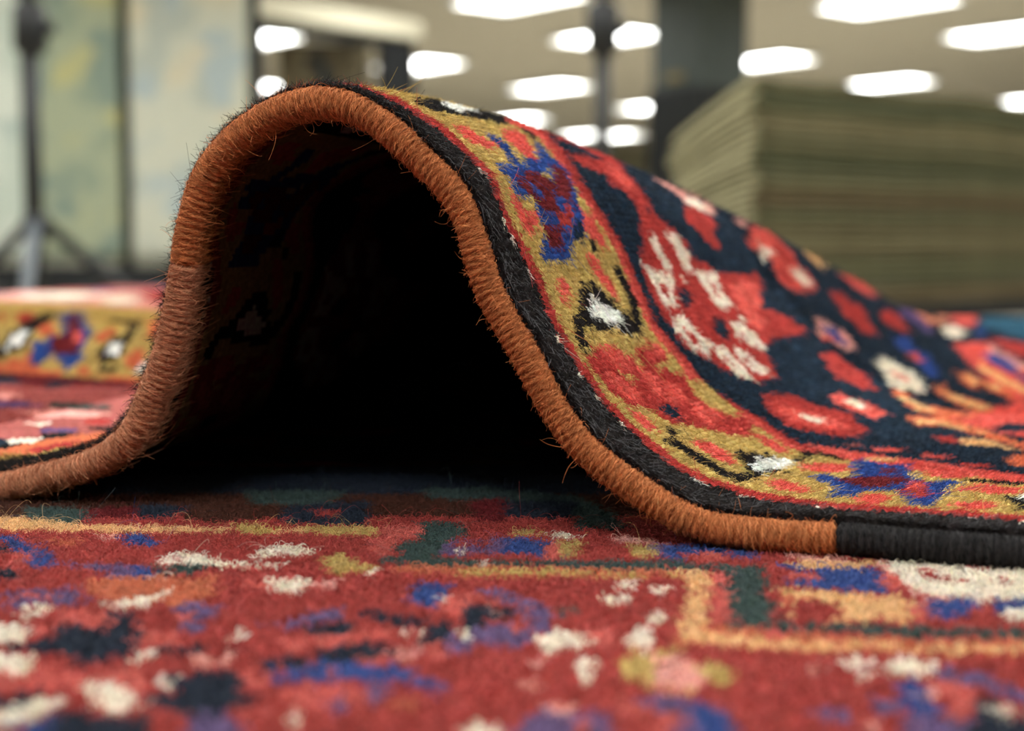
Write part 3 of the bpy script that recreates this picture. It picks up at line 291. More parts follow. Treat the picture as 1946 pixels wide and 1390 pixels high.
9004,11002,6002,3,6004,1,6003,3,6002,11004,6001,9002,1002,9001,6017,10004,2002,10007,8001,10006,8001,7001,8001,10020,8002,10004,8002,7004,8001,2002,7002,2003,7004,2004,10002,8002,10006,9003,2001,9005,
10006,12,10077,12,10006,9005,2001,9003,10006,8002,10002,2004,7004,2003,7002,2002,8001,7004,8002,10004,8002,10027,8001,7001,8001,10004,8001,10004,2001,10002,2,10002,11009,6008,9002,6002,11001,6002,3,6008,
3,6002,11004,6001,9002,1002,9001,6018,10001,2003,10007,8003,10005,8004,10020,8003,10004,8001,7004,8001,2002,7003,2003,7004,2003,10003,8001,10007,9002,2001,9005,10007,11,10077,11,10007,9005,2001,9002,10007,
8001,10003,2003,7004,2003,7003,2002,8001,7004,8001,10004,8003,10027,8004,10003,8002,10004,2001,10001,2,10002,11009,6007,9001,6003,11001,6002,3,6008,3,6003,11003,6001,9002,1002,9001,6018,10002,2003,10007,
8002,10001,4002,10003,8003,10020,8004,10004,8002,7003,2003,7003,2001,13001,2002,7004,2003,10010,9009,10008,9,10077,9,10008,9009,10010,2003,7004,2002,13001,2001,7003,2003,7003,8002,10004,8004,10027,8003,10002,
4001,10001,8001,10004,2001,10002,1,10002,11008,3001,6019,1,6004,3,6002,11004,6001,9002,1001,9002,6018,10013,8002,4003,10003,8003,10019,8007,10002,8002,7002,8002,2002,7003,2001,13001,2003,7004,2003,10010,
9008,10008,9,10077,9,10008,9008,10010,2003,7004,2003,13001,2001,7003,2002,8002,7002,8002,10002,8007,10026,8003,10002,4002,8001,10007,1,10002,11008,3001,6018,1,6003,4,6002,11004,9006,6017,1,10014,
8002,4003,10003,8003,10019,8004,7001,8003,10001,8002,7002,8002,2002,7003,2002,13001,2003,7004,2003,10012,9005,10009,4,10001,3,10077,3,10001,4,10009,9005,10012,2003,7004,2003,13001,2002,7003,2002,8002,
7002,8002,10001,8003,7001,8004,10026,8003,10002,4002,8001,10007,1,10002,11008,3001,6028,11002,6001,9006,6017,10011,2,10003,4005,10001,8004,10019,8005,7003,8001,10001,8006,2002,7003,2002,13002,2003,7005,2001,
10013,9004,10010,3,10002,3,10010,7002,10051,7002,10010,3,10002,3,10010,9004,10013,2001,7005,2003,13002,2002,7003,2002,8006,10001,8001,7003,8005,10026,8003,10001,4003,10002,1,10007,11007,3002,6027,11001,
6003,9004,6018,10012,2,10003,4005,10003,8002,10019,8006,7003,8006,2003,7003,2002,13003,2003,7005,2001,10013,9003,10011,2,10003,2,10008,7005,10049,7005,10008,2,10003,2,10011,9003,10013,2001,7005,2003,
13003,2002,7003,2003,8006,7003,8007,10025,8002,10002,4003,10002,1,10007,11007,3002,6014,1,6018,9001,6018,10013,2,10003,4005,10024,8006,7004,8006,2002,7003,2002,13004,2003,7005,2001,10013,9002,10027,7005,
10047,7005,10027,9002,10013,2001,7005,2003,13004,2002,7003,2002,8006,7004,8006,10030,4003,10002,1,10007,11006,3003,6050,10013,4,10002,4004,10026,8007,7004,8001,10003,2003,7003,2002,13005,2004,7003,2002,10013,
9001,10004,3,10020,7005,10047,7005,10020,3,10004,9001,10013,2002,7003,2004,13005,2002,7003,2003,10003,8001,7004,8007,10006,8001,10024,4003,10001,2,10006,11006,3003,6049,10014,4,10002,4004,10015,8002,10009,
8007,7004,8001,10003,2003,7003,2002,13002,2001,13003,2006,7001,2002,10014,7,10020,7003,10049,7003,10020,7,10014,2002,7001,2006,13003,2001,13002,2002,7003,2003,10003,8001,7004,8007,10014,8003,10014,4003,10001,
2,10006,11005,3004,6047,10016,2,10004,4004,10013,8004,10011,8005,7004,8002,10002,2003,7004,2002,13002,2002,13002,9001,2008,10014,7,10020,7002,10049,7002,10020,7,10014,2008,9001,13002,2002,13002,2002,7004,
2003,10002,8002,7004,8005,10016,8005,10012,4003,10002,1,10006,11005,3004,6046,10017,2,10002,4002,2001,4003,10012,8004,10013,8005,7004,8001,10003,2002,7004,2002,13002,2003,9001,13001,9002,2003,7001,2003,10013,
8,10019,7001,10051,7001,10019,8,10013,2003,7001,2003,9002,13001,9001,2003,13002,2002,7004,2002,10003,8001,7004,8005,10018,8006,10010,4002,2001,4001,10001,1,10006,11004,3005,6044,10016,5,10002,4005,10003,
9001,10008,8005,10013,8005,7002,8003,10003,2002,7004,10001,2001,13001,2002,3001,2002,9005,2006,10012,8,10020,7001,10049,7001,10020,8,10012,2006,9005,2002,3001,2002,13001,2001,10001,7004,2002,10003,8003,7002,
8005,10019,8006,10007,9001,10002,4003,10001,2,10005,11003,3002,4001,3003,6038,3004,10018,3,10004,4005,10001,9002,10007,8006,10015,8009,10003,2002,7004,2001,10001,9002,2001,3003,9006,2006,10013,6,10091,6,
10013,2006,9006,3003,2001,9002,10001,2001,7004,2002,10003,8009,10021,8007,10006,9001,10001,4003,10002,1,10005,11003,3002,4002,3001,6031,3001,6001,3007,11,10008,5,10002,4002,2002,4001,10003,9002,10006,8006,
10017,8001,10011,2001,7004,2001,10002,9002,3005,9006,2005,10014,5,10016,2001,10055,2001,10016,5,10014,2005,9006,3005,9002,10002,2001,7004,2001,10011,8001,10005,8001,10017,8007,10005,9001,10002,4001,2001,4001,
10001,2,10003,1,11002,1,3001,4002,3003,6023,3014,13,10008,5,10002,4005,10002,9003,10041,2001,7004,2002,10002,9001,3006,9005,2006,10015,3,10014,2003,10055,2003,10014,3,10015,2006,9005,3006,9001,
10002,2002,7004,2001,10047,9002,10001,4003,10001,2,10003,1,11001,3002,4002,3003,6016,3001,6001,3017,10024,5,10002,4004,10003,9003,10041,2002,7002,2003,9001,10002,3002,10003,3003,9002,2007,10006,13003,10021,
2006,10053,2006,10021,13003,10006,2007,9002,3003,10003,3002,10002,9001,2003,7002,2002,10047,9002,10002,4002,10001,2,10004,11001,1,4003,3004,6010,3010,4001,3011,10024,4,10003,4006,10001,9003,10044,2002,7001,
2003,9002,10002,3002,10004,3004,2006,11005,10002,13009,10012,2008,10053,2008,10012,13009,10002,11005,2006,3004,10004,3002,10002,9002,2003,7001,2002,10049,9002,10001,4003,10001,2,10003,1,3001,4004,3002,6007,3008,
4007,3008,10027,4,10003,4004,10003,9003,10044,2002,7002,2002,9002,10003,3001,10002,2,10003,3002,2004,10001,11001,10004,11002,13010,10010,2009,10053,2009,10010,13010,11002,10004,11001,10001,2004,3002,10003,2,10002,
3001,10003,9002,2002,7002,2002,10049,9002,10002,4002,10001,2,10003,1,4006,3001,6003,3010,4006,3007,10031,2,10005,4002,10004,9003,10046,2002,7001,2002,9003,10004,5,10002,3002,2003,10001,11001,10001,4003,
10001,11002,10003,13007,10009,2010,10051,2010,10009,13007,10003,11002,10001,4003,10001,11001,10001,2003,3002,10002,5,10004,9003,2002,7001,2002,10051,9002,10002,4001,10002,1,10003,4002,3001,4003,3007,4002,3003,4006,
3006,2,10030,5,10002,4005,10004,2001,9002,10030,9001,10015,2005,9004,10003,7,10002,2002,10004,4005,11002,10002,15001,10001,13007,10008,2008,10053,2008,10008,13007,10001,15001,10002,11002,4005,10004,2002,10002,7,
10003,9004,2005,10015,9001,10035,9001,2001,10002,4002,10001,2,10002,4001,3001,4003,3004,4006,3001,4006,3003,3,10034,3,10004,4003,10004,2002,9001,10048,2005,9004,3001,10002,9,10006,4006,11002,15005,13005,
10010,2004,10001,2001,10053,2001,10001,2004,10010,13005,15005,11002,4006,10006,9,10002,3001,9004,2005,10052,9001,2001,10002,4001,10002,1,10002,4004,3004,4005,3001,4006,3001,4,10034,3,10007,4003,10004,2002,
9001,10033,9001,10014,2009,3001,10004,8,10006,4005,10001,11002,15006,13003,10012,2001,10059,2001,10012,13003,15006,11002,10001,4005,10006,8,10004,3001,2009,10014,9001,10037,9001,2001,10002,4001,10003,1,10001,4003,
3004,4005,3001,4005,4,10037,3,10012,2002,9002,10010,2004,10036,2008,3001,10004,8,10003,9001,10002,4005,10001,15009,10001,13001,10085,13001,10001,15009,10001,4005,10002,9001,10003,8,10004,3001,2008,10043,2004,
10007,9001,2001,10005,1,10001,4002,3003,4005,3001,4004,3001,43,10013,9004,10009,2007,10036,2008,3001,10001,1,10003,1,10009,9002,10005,4001,10002,15001,10001,15002,10097,15002,10001,15001,10002,4001,10005,9002,
10009,1,10003,1,10001,3001,2008,10043,2006,10006,9002,10005,1,4001,3003,4001,10001,4004,3001,4002,3001,3,10055,9002,10010,2007,10022,9001,10014,2008,3001,10001,2,10004,14001,10007,9002,10010,15001,10099,
15001,10010,9002,10007,14001,10004,2,10001,3001,2008,10014,9001,10029,2006,10006,9001,10006,3001,10001,3001,4004,3005,10001,1,10045,3003,10007,9005,10008,2009,10037,2009,10001,2,10004,14005,10004,9003,10117,9003,
10004,14005,10004,2,10001,2009,10044,2007,10005,9002,10003,3001,10001,3003,4003,3004,2,3047,10008,9005,10016,2002,10048,3,10003,14007,10003,9001,10119,9001,10003,14007,10003,3,10055,2002,10010,9002,10003,3009,
3,3048,10008,9002,10010,11002,10003,11005,10040,11001,10004,11001,10009,14007,10127,14007,10009,11001,10004,11001,10047,11004,10002,11001,10005,9001,10003,3001,17003,13001,17001,3002,1,10057,9004,10009,11001,4005,10043,11002,
10002,4003,10010,14005,10002,14003,10002,9001,10115,9001,10002,14003,10002,14005,10010,4003,10002,11002,10049,4003,11001,10004,9002,10003,17002,13001,10002,2,10071,4006,10043,11001,10002,4005,10002,9002,10002,14001,10003,14006,
10003,14001,10001,9001,10115,9001,10001,14001,10003,14006,10003,14001,10002,9002,10002,4005,10002,11001,10049,4004,10010,17004,10069,11002,4006,10006,9001,10034,13003,10001,11002,4006,10002,9002,10001,14003,10003,14009,10003,9002,
10109,9002,10003,14009,10003,14003,10001,9002,10002,4006,11002,10001,13003,10041,9001,10004,4004,11001,10007,17004,55,10003,3,10004,13003,11002,4005,10005,9005,10032,13005,10001,11002,10001,4004,10002,9003,14004,10001,14014,
10113,14014,10001,14004,9003,10002,4004,10001,11002,10001,13005,10039,9004,10003,4003,11001,13001,10002,1,10001,1,10062,3,10002,13002,10003,11002,10042,13009,10002,11003,10009,14019,10001,2006,10002,15001,10093,15001,10002,
2006,10001,14019,10009,11003,10002,13009,10044,11001,10001,13001,10001,1,10003,61,10003,13002,15002,11003,15002,10002,2008,10003,14001,10028,13008,10001,15002,11002,15003,10001,2005,10001,14019,10001,2008,10001,15002,10089,15002,
10001,2008,10001,14019,10001,2005,10001,15003,11002,15002,10001,13008,10035,14001,10002,2005,10001,15001,11001,15001,13001,10001,61,10003,13003,15007,10002,2008,10003,14003,10028,13006,10001,15009,2007,14019,10001,2008,10001,15003,
10087,15003,10001,2008,10001,14019,2007,15009,10001,13006,10035,14002,10002,2005,10001,15003,13001,10001,1])
CHART_LO=np.array([  # dark knots in the last rows paint in the shade under the arch
13005,13,9002,13002,2001,4,13002,2001,13004,2,4002,16,13005,3,10007,9002,3,9002,10008,3,13004,16,4003,1,13004,2002,13001,4,2002,13001,9002,13001,12,13005,10008,1,13004,13,13001,9002,
13001,2002,3,13002,2001,13004,2,4002,17,13004,3,10007,13004,13,9002,13002,2002,3,13002,2001,13004,2,4002,17,13004,3,10007,9003,3,9002,10007,3,13005,16,4003,1,13004,2002,13001,4,
2002,13001,9002,13001,10,3001,1,13005,1,10008,13005,13,9002,13002,2002,3,13002,2001,13004,2,4002,16,13005,3,10006,13003,13,9003,13001,2002,3,13002,2001,13005,1,4002,17,13005,3,10007,
9002,3,9003,10007,3,13005,16,4003,1,13004,2002,13002,3,2002,13001,9002,13001,13,13005,10008,13005,13,13001,9002,13001,2002,4,13001,2002,13004,1,4003,16,13005,3,10005,13002,13,9003,13001,
2002,3,13002,2002,13004,1,4003,17,13004,3,10008,9002,3,9002,10008,3,13005,16,4003,1,13004,2002,13002,3,2002,13001,9003,13,13005,10009,13005,13,9002,13002,2002,3,13002,2001,13005,1,
4003,16,13005,3,10004,13001,13,13001,9002,13001,2002,4,13001,2002,13004,2,4002,17,13005,3,10007,9003,3,9002,10008,3,13004,17,4003,1,13004,2002,13002,3,2002,13002,9002,13,13005,10009,
13005,13,13001,9002,13001,2002,4,13002,2001,13004,2,4002,17,13005,3,10003,13,13001,9002,13001,2002,4,13002,2001,13004,2,4002,17,13005,3,10008,9002,3,9003,10007,3,13005,17,4003,1,
13005,2001,13002,3,2002,13002,9002,13001,10,3001,2,13005,10008,1,13005,13,9003,13001,2002,3,13002,2002,13004,2,4002,17,13005,3,10002,12,13001,9002,13002,2002,3,13002,2001,13005,1,4003,
17,13005,3,10008,9002,1,4001,1,9002,10008,3,13005,17,4003,1,13005,2001,13002,3,2002,13002,9002,13001,13,13005,10009,13005,13,13001,9002,13002,2002,3,13002,2001,13005,1,4003,17,13005,
3,10001,11,13001,9002,13002,2002,3,13002,2002,13004,2,4002,17,13005,3,10008,9003,3,9002,10008,3,13005,17,4003,1,13005,2001,13002,3,2002,13002,9002,13001,13,13005,10009,13006,13,9003,
13001,2002,4,13002,2001,13004,2,4003,17,13005,14,9002,13002,2002,4,13001,2002,13004,2,4002,18,13005,3,10008,9002,1,4002,9003,10008,3,13004,19,4001,2,13005,2001,13002,4,2002,13001,
9003,10,3001,2,13006,10008,1,13005,2,3001,10,13001,9002,13002,2002,4,13001,2002,13004,2,4002,18,13005,2,13003,7,9003,13001,2002,4,13002,2001,13004,18,4001,4,13004,3,10009,2,
4003,1,9001,10008,4,13004,4,4001,18,13004,2001,13002,4,2002,13001,9003,7,13003,1,3001,2,13004,1,10009,1,13004,2,3001,1,13003,7,9003,13001,2002,4,13002,2002,13004,17,4001,
4,13004,2,13002,7,9003,13001,2002,4,13007,18,4001,2,2002,1,13002,10002,7,10004,1,4006,1,10004,7,10002,13002,1,2002,2,4001,18,13007,4,2002,13001,9003,7,13003,5,13003,
2001,1,10002,4001,2,4001,10002,2,13003,5,13003,7,9003,13001,2002,4,13007,18,4001,2,2002,1,13002,10001,1,13002,7,9002,13001,2006,1,13002,3001,13002,19,4002,2,2002,1,10004,
7,10002,2,4003,1,4004,1,10002,7,10004,2,2001,3,4001,19,13002,3001,1,13001,2,2005,13001,9002,13001,7,13003,2,13002,1,9002,1,2002,10002,4001,2,4002,10001,2002,1,9002,
1,13002,3,13003,7,9002,13002,2005,1,13002,1,13002,20,4001,2,2002,1,10003,13001,7,9002,13004,2003,1,13001,2,3001,11,8002,5,13001,2002,4,2001,1,10005,4,4002,3,4004,
1,10001,4004,4,4002,3,10006,2002,4,2002,13001,5,8001,11,3002,4,2003,13003,9002,8,13002,3,13003,9003,1,2002,10001,4002,2,4001,10002,2002,1,9002,1,13002,3,13002,8,9002,
13003,1,2003,3,3002,11,8002,4,13002,2001,4,2002,1,10002,8,13001,9001,13003,1,2002,4,3002,11,8001,4,2001,13001,2004,3,10008,1,4004,2,4004,10004,4003,3,4004,1,10007,
4,2004,13001,4,8002,11,3002,4,2002,1,13003,9001,13001,13,13003,9003,1,2002,10002,4,10002,2002,1,9003,13003,13,13001,9001,13003,1,2002,4,3002,11,8002,4,13001,2004,4,10002,
9,13004,2002,17,8002,1,13001,1,2001,13002,2003,3,10009,1,4004,2,4003,10005,4003,2,4004,1,10009,3,2003,13002,2001,1,13001,1,8002,17,2002,13004,16,13002,9003,1,2002,10002,
2,13001,2,10001,2003,9004,13002,15,13004,1,2002,17,8001,1,13002,2002,13001,2004,2,10003,9,13004,21,13002,2007,2,10009,1,4005,4,10002,2,10002,5,4004,1,10009,2,2008,13001,
21,13005,18,9002,3001,1,2003,10001,1,13003,1,10002,2003,3001,9002,19,13004,21,13002,2007,2,10002,34,13001,2008,2,10008,2,4004,10,10001,5,4004,2,10008,2,2007,1,13001,45,
9002,3001,2003,2,13004,2,2003,1,3001,9001,45,13002,2007,2,10001,6,7004,18,9001,4,13002,2006,5,10005,3,2002,4003,7,2001,7,4003,2002,3,10005,5,2006,13002,4,9001,18,
7004,18,9002,3001,2003,1,13003,1,13003,1,2003,3001,9002,18,7003,19,9001,4,13001,1,2006,8,3004,11,3001,6,9003,3,13001,1,2004,4,2002,10006,4001,1,2003,4002,2005,1,
2010,4003,2002,1,4001,10006,2002,4,2004,1,13002,2,9003,7,3001,11,3003,18,9002,3001,2003,1,13003,2,13003,1,2002,1,3001,9001,18,3004,11,3001,7,9002,3,13001,1,2004,
8,3004,6001,10,3001,7,9004,11,2003,10006,4001,1,2003,4002,2015,4003,2003,1,4001,10006,2002,12,9003,8,3001,10,6001,3004,1,6001,15,9002,1,2003,13003,4,13003,2003,1,9002,
15,6001,1,3005,11,3001,7,9003,12,6002,3004,6002,4,4001,4,3001,8,9007,1,9006,1,2002,10006,4001,2,2002,4001,2022,1,4002,10006,2002,1,9006,1,9007,8,3001,4,4001,
4,6002,3004,6002,16,9001,3,13004,5,13004,3,9001,16,6002,3004,6002,4,4001,4,3001,8,9007,2,9004,6002,3004,6003,3,4001,15,9013,2003,10006,2,2026,2,10006,2003,1,9012,
15,4001,3,6003,3004,6003,11,4001,6,13005,6,13005,6,4001,11,6003,3004,6003,3,4001,14,9011,6001,3005,6003,2,4001,16,9006,2002,9004,3,10004,5,2004,3,2003,4001,2003,4001,
2004,2,2004,5,10004,3,9005,2001,9007,15,4001,3,6003,3004,6003,11,4001,2,4004,13005,7,13004,4004,2,4002,11,6002,3005,6003,2,4001,16,9006,2002,9001,6001,3004,6003,2,4002,
15,9006,2002,9002,15,2002,6,2001,4006,2002,6,2002,15,9002,2001,9007,15,4001,3,6003,3004,6003,7,3001,3,4001,2,4005,13001,13,13001,4005,2,4001,3,3001,8,6002,3004,6004,
2,4001,16,9006,2002,3004,6003,2,4002,16,9002,1,9005,1,10004,5,3001,5,2001,8,2001,4006,2001,8,2001,5,3001,5,10004,1,9005,1,9002,16,4002,2,6003,3004,6002,8,
3001,3,4001,2,4005,16,4005,1,4002,3,3001,8,6002,3004,6003,2,4002,16,9001,2,9004,3004,6003,2,4001,19,2002,9003,1,10004,3,3004,8,10003,3,2001,4006,3,10003,9,
3003,3,10004,1,9004,2002,14,3001,3,4002,2,6003,3004,14,4002,2,4004,17,4004,2,4001,3,3001,11,3004,6003,2,4001,4,3001,11,9001,2,2002,9002,3003,6002,3,4001,4,
3001,14,2002,10004,1,10004,3,3003,8,10004,3,2001,4005,4,10004,2,4001,4,3004,2,10005,1,10003,2003,14,3001,3,4001,3,6003,3003,15,4002,3,4002,19,4003,3,4001,15,
3004,6002,3,4001,19,2002,10001,3001,6003,17,2002,1,3002,1,10006,1,10001,6,3001,6,4002,1,10006,3,2001,4004,4,10006,1,4001,7,3001,6,10001,1,10006,1,3002,1,2002,
17,6002,3003,16,4001,30,4001,16,3003,6002,17,2002,1,3002,2,10002,6002,8,4001,9,2002,1,3002,1,10007,2,2001,4,1001,4,10002,1,4002,10007,11,10007,4002,1,10002,4,
1001,7,10008,3002,1,2002,9,4001,8,6003,3001,24,8017,23,6001,3001,6003,18,2002,1,3002,10003,9,4001,7,13002,1,2001,2,3002,10007,1,2002,4,1002,2,10004,4002,10011,4,
10011,1,4001,10005,2,1001,4,2003,1,10007,3002,1,2002,13002,7,4001,8,4001,1,6002,10,8013,7019,8013,10,6002,10,4002,7,13001,1,2002,1,3002,10002,4001,7,4002,7,13002,
2002,1,3001,1,10006,2,2003,4,1001,2,10005,2,10012,2,10012,2,10005,1,1002,4,2002,3,10005,2,3001,1,2002,13002,7,4002,7,4001,3,6001,7,8001,7048,8001,11,4001,
7,4003,6,13002,1,2001,4,10001,4001,1,2002,1,4004,2,13003,2,13002,1,2001,4,10003,1,2003,1,2002,7,10002,1,2004,10012,3,10012,2004,1,10002,7,2002,1,2003,1,
10003,4,2001,1,13002,2,13003,2,4004,1,2002,1,4002,5,8002,7017,8025,7017,8002,5,4002,1,2002,4005,2,13003,2,13002,2002,5,2003,4005,1,13007,1,10002,7,2003,2,2002,
9,2005,10010,2,4003,1,10010,2005,9,2003,1,2004,6,10003,13008,4006,2002,1,4003,2,8001,7011,8044,7011,3,4003,1,2002,4005,1,13008,10003,3,2002,4005,13007,4001,10004,4001,4,
2004,8,4001,4,2005,10008,4,4004,3,10008,2005,4,4001,8,2004,6,10003,13001,4001,13006,4005,2003,1,4003,2,8001,7008,8012,27,8011,7009,3,4003,2003,4005,13007,4001,10004,1,2003,
4004,13007,4001,10004,4001,2,2006,9,4001,4,2005,10008,3,4005,3,10008,2005,4,4001,9,2006,3,10003,1,4001,13006,1,4004,2003,1,4003,3,7006,8002,2002,8005,6,12025,6,8005,
2002,8002,7006,3,4003,1,2003,4004,1,13006,4001,1,10003,1,2003,4003,1,13006,1,4001,10003,1,4001,1,2005,10003,7,4001,6,2003,10009,2002,4006,2002,10009,2003,6,4001,7,10003,
2005,1,4002,10003,4002,13006,1,4003,2004,2,4002,3,7003,8005,2002,8001,6,12034,5,8001,2003,8005,7003,3,4002,2,2004,4003,1,13006,4001,10004,2002,2,4001,13001,1,2001,13004,2,
10003,1,4001,1,2004,10005,7,4001,3,13002,4,10008,1,2001,1,4005,1,2001,1,10005,1,10002,5,13002,3,4001,6,10005,2005,4001,1,10003,2,13004,2001,13003,4001,2,2002,3,
4002,3,7002,8007,2,12038,3001,12007,3,8007,7002,2,4002,4,2002,2,4001,13001,1,2002,13003,2,10003,4,13002,2002,13002,1,10005,8,10005,1,13001,8,13002,5,10002,2001,1,10004,
1,2001,1,4005,1,2001,1,10004,1,10003,4,13003,8,13001,1,10005,7,10003,1,10002,13003,2001,1,13002,9,4001,3,7002,8003,12001,4,12015,19,12015,4,12001,8003,7002,3,4001,
9,13002,1,2001,13003,1,10001,1,10002,3,13002,1,2001,13002,1,10002,1,10002,1,10003,4,10004,1,13003,7,13003,4,10003,2003,10001,2001,4,4004,4,2001,10001,2003,10003,4,13003,
7,13003,1,10004,4,10003,1,10002,1,10002,1,13002,2001,1,13002,13,7003,2,12017,26,12017,2,7003,13,13002,1,2001,13002,1,10002,1,10001,2,13003,4,10005,1,10005,2,10002,
2,13003,2,13001,6,13002,5,10002,2006,12,2005,10002,5,13002,6,13001,2,13003,3,10001,2,10005,1,10002,1,10002,5,13002,13,7003,2,12006,48,12007,2,7002,13,13003,5,10003,
1,13003,4,10003,3,10006,3,13005,9,13002,2001,5,10002,2005,12,2006,10002,5,2001,13001,10,13005,3,10005,4,10003,3,13003,10,4002,1,7003,1,2002,12004,5,7009,1,2001,8,
4003,9,2001,7009,6,12004,2002,7003,1,4002,10,13003,3,10004,13004,1,10005,3,10007,2,13005,9,13002,2002,4,10002,2006,3,4001,4,4001,3,2005,10003,4,2002,13002,9,13005,2,
10006,4,10005,1,13003,10,4002,2,7002,1,2002,12004,7,7008,2001,1,9002,5,4004,5,9002,1,2001,7008,7,12004,2002,1,7002,2,4002,10,13003,2,10004,13002,2001,1,10001,3001,
10003,2002,6,10003,2,13003,10,13002,1,2001,5,10002,2006,2,4001,5,4001,3,2005,10002,5,2001,1,13002,10,13003,2,10003,6,2002,10003,3001,10001,1,2001,13002,1,12001,8,4002,
2,7002,1,2002,12004,2,7001,4,7008,2002,9003,4,4005,4,9003,2002,7008,4,7001,2,12004,2002,7003,2,4002,8,12001,13004,1,10001,3001,10002,13002,2001,1,3001,10003,1,2002,7,
10001,2,13003,10,13004,5,10001,3,2004,2,4001,6,4002,1,2004,3,10001,5,13004,10,13003,2,10002,6,2003,10003,3001,10001,13001,2001,13002,1,12002,8,4001,2,7002,1,2002,12004,
8,7007,2002,9004,3,9001,4003,9001,3,9005,2001,7008,5,7001,1,12005,2002,7002,11,12003,13003,2001,1,10003,13001,2001,13001,10005,2002,4001,7,10001,2,13001,12,13005,11,2001,1,4002,
6,4002,1,2001,11,13005,12,13001,2,10001,7,2003,10005,13001,2001,13002,1,12002,11,7003,2002,12004,8,7007,2002,9005,2,9002,4002,9002,2,9005,2002,7007,8,12004,2002,1,7002,11,
12002,1,13003,2001,1,10002,13002,3,10002,2003,9001,22,13005,4,4003,6,4002,1,13002,1,13002,1,4002,6,4003,4,13005,22,9001,2003,10002,3,13004,14,7003,2002,12005,1,7001,5,
7008,2001,9006,1,9007,1,9006,2001,7008,5,7001,1,12005,2002,7002,15,13004,2,13002,2,10002,2003,1,9002,22,13003,8001,3,4004,3,13002,2,13003,2,13003,2,13002,3,4005,2,
8001,13003,23,9002,2003,10002,3,13003,16,7002,2002,12005,1,8001,5,7008,2001,9006,3001,9007,1,3001,9005,2002,7008,5,8001,1,12004,2002,1,7002,15,13004,1,13001,2002,2,2003,4001,
9002,25,8003,1,4004,3,13008,2,13003,1,13004,3,4004,1,8003,24,9003,2004,10001,1,2001,13004,7,4002,7,7002,2002,12005,1,8002,3,7009,2002,9005,3001,1,9006,2,9006,2001,
7009,4,8001,2,12004,2002,7002,8,4001,8,13004,2001,1,2004,4001,9003,23,8005,4003,8001,4,13008,1,13008,4,8001,4003,8005,23,9003,4001,2003,1,2002,13003,8,4003,6,7002,1,
2002,12004,1,8002,3,7009,2,9005,4002,3,9001,3,4002,9005,2001,1,7009,3,8002,1,12005,2002,7002,7,4002,8,13003,2,2003,4001,9003,23,8005,4002,8004,2,13003,2005,2,2005,
13003,2,8004,4002,8005,23,9003,4001,2003,2,13003,9,4003,6,7002,1,2002,12004,1,8002,7012,2,3004,1,4012,1,3004,2,7012,8002,1,12004,2002,7002,7,4002,9,13002,1,2003,
4001,9003,22,8005,4002,8007,1,13003,2004,13001,2,2005,13002,2,8006,4002,8005,22,9003,4001,2003,1,13004,10,4002,7,7002,2002,12004,2,7010,4,3002,2,4017,1,3002,4,7011,1,
12005,2002,7002,7,4002,9,13001,3,4001,9004,22,8004,4002,8007,2,13007,2,13008,1,8008,4001,8005,22,9004,2,2001,1,13002,17,4001,3,7002,2002,12004,2,7007,9,4022,8,7008,
1,12004,2002,7002,3,4001,14,13001,2,4001,9004,11,2001,4002,2001,7,8005,4001,8008,1,13007,4,13007,1,8008,4001,8005,7,2001,4002,2001,11,9004,3,13003,17,4001,3,7002,2002,
12004,2,7005,2,9005,3,4023,4,9005,2,7005,2,12004,2002,7002,3,4001,16,9005,9,2002,4004,2001,6,8014,19,8015,5,2001,4004,2002,10,9004,19,4001,3,4001,3,7002,2002,
12005,1,7002,4,9007,2002,4024,1,2002,9007,4,7002,1,12005,2002,7002,2,4001,4,4001,11,9004,8,3003,2001,4004,2002,4,8015,19,8014,5,2002,4004,2001,3002,9,9004,19,4002,
2,4002,2,7002,2002,12005,5,9008,2003,4025,1,2002,9008,6,12004,2002,7002,3,4001,3,4002,9,9004,9,3002,2001,4004,2003,3,8015,20,8014,3,2004,4004,2001,3002,9,9004,19,
4002,6,7003,2001,12005,3,9010,2003,4026,2003,9010,3,12005,2002,7002,7,4001,21,3002,2001,4005,2002,4,8015,19,8015,4,2002,4005,2001,3002,32,4002,6,7003,2002,12004,2,9011,2003,
4010,2,4003,2,4010,2003,9011,2,12004,2002,7003,6,4002,22,2001,4004,2002,4,8016,19,8015,5,2001,4005,42,8001,7003,2002,12004,4,9009,2003,4004,3,4004,1,4004,1,4004,3,
4003,2004,9008,5,12004,2002,7003,30,2004,6,8001,3,8009,10,10004,9,8010,2,8002,5,2004,19,8001,14,8007,3,6001,7003,2002,12004,3,2004,9006,2003,4003,3,4017,2,4003,2003,
9006,2004,3,12005,2001,7004,3,8007,28,8001,5,4002,9002,13003,11,10003,11,13003,9002,4002,5,8001,28,8017,6005,2,6002,7003,2002,12004,3,2004,9007,2002,4003,3,4017,3,4003,2002,
9007,2004,3,12004,2002,7003,6002,2,6005,8003,33,9002,13005,9,10004,10,13004,9002,25,4001,9,8001,6020,8005,7004,1,2001,12004,3,2004,9007,2,4003,2,4019,3,4002,3,9006,2005,
2,12005,2001,7004,8006,6005,8003,3,4001,3,6001,17,12004,1,9002,13003,11,10004,11,13003,9002,1,12004,16,6002,2,4001,4,8006,6015,8010,7005,1,12005,6,9007,1,3001,4003,2,
4020,3,4002,3002,9008,6,12004,2,7004,8014,2,4001,6004,15,12006,9003,13003,11,10003,10,13004,9002,1,12005,16,6004,4001,2,8008,6011,8013,7,12005,4,9009,1,3001,4003,2,4021,
2,4003,3001,1,9009,4,12005,8,8010,2,4001,6005,14,12007,9002,13005,22,13005,9002,12007,14,6005,4001,2,8025,12019,3,9002,1,9007,1,3001,4010,2,4008,1,4011,3001,1,9007,
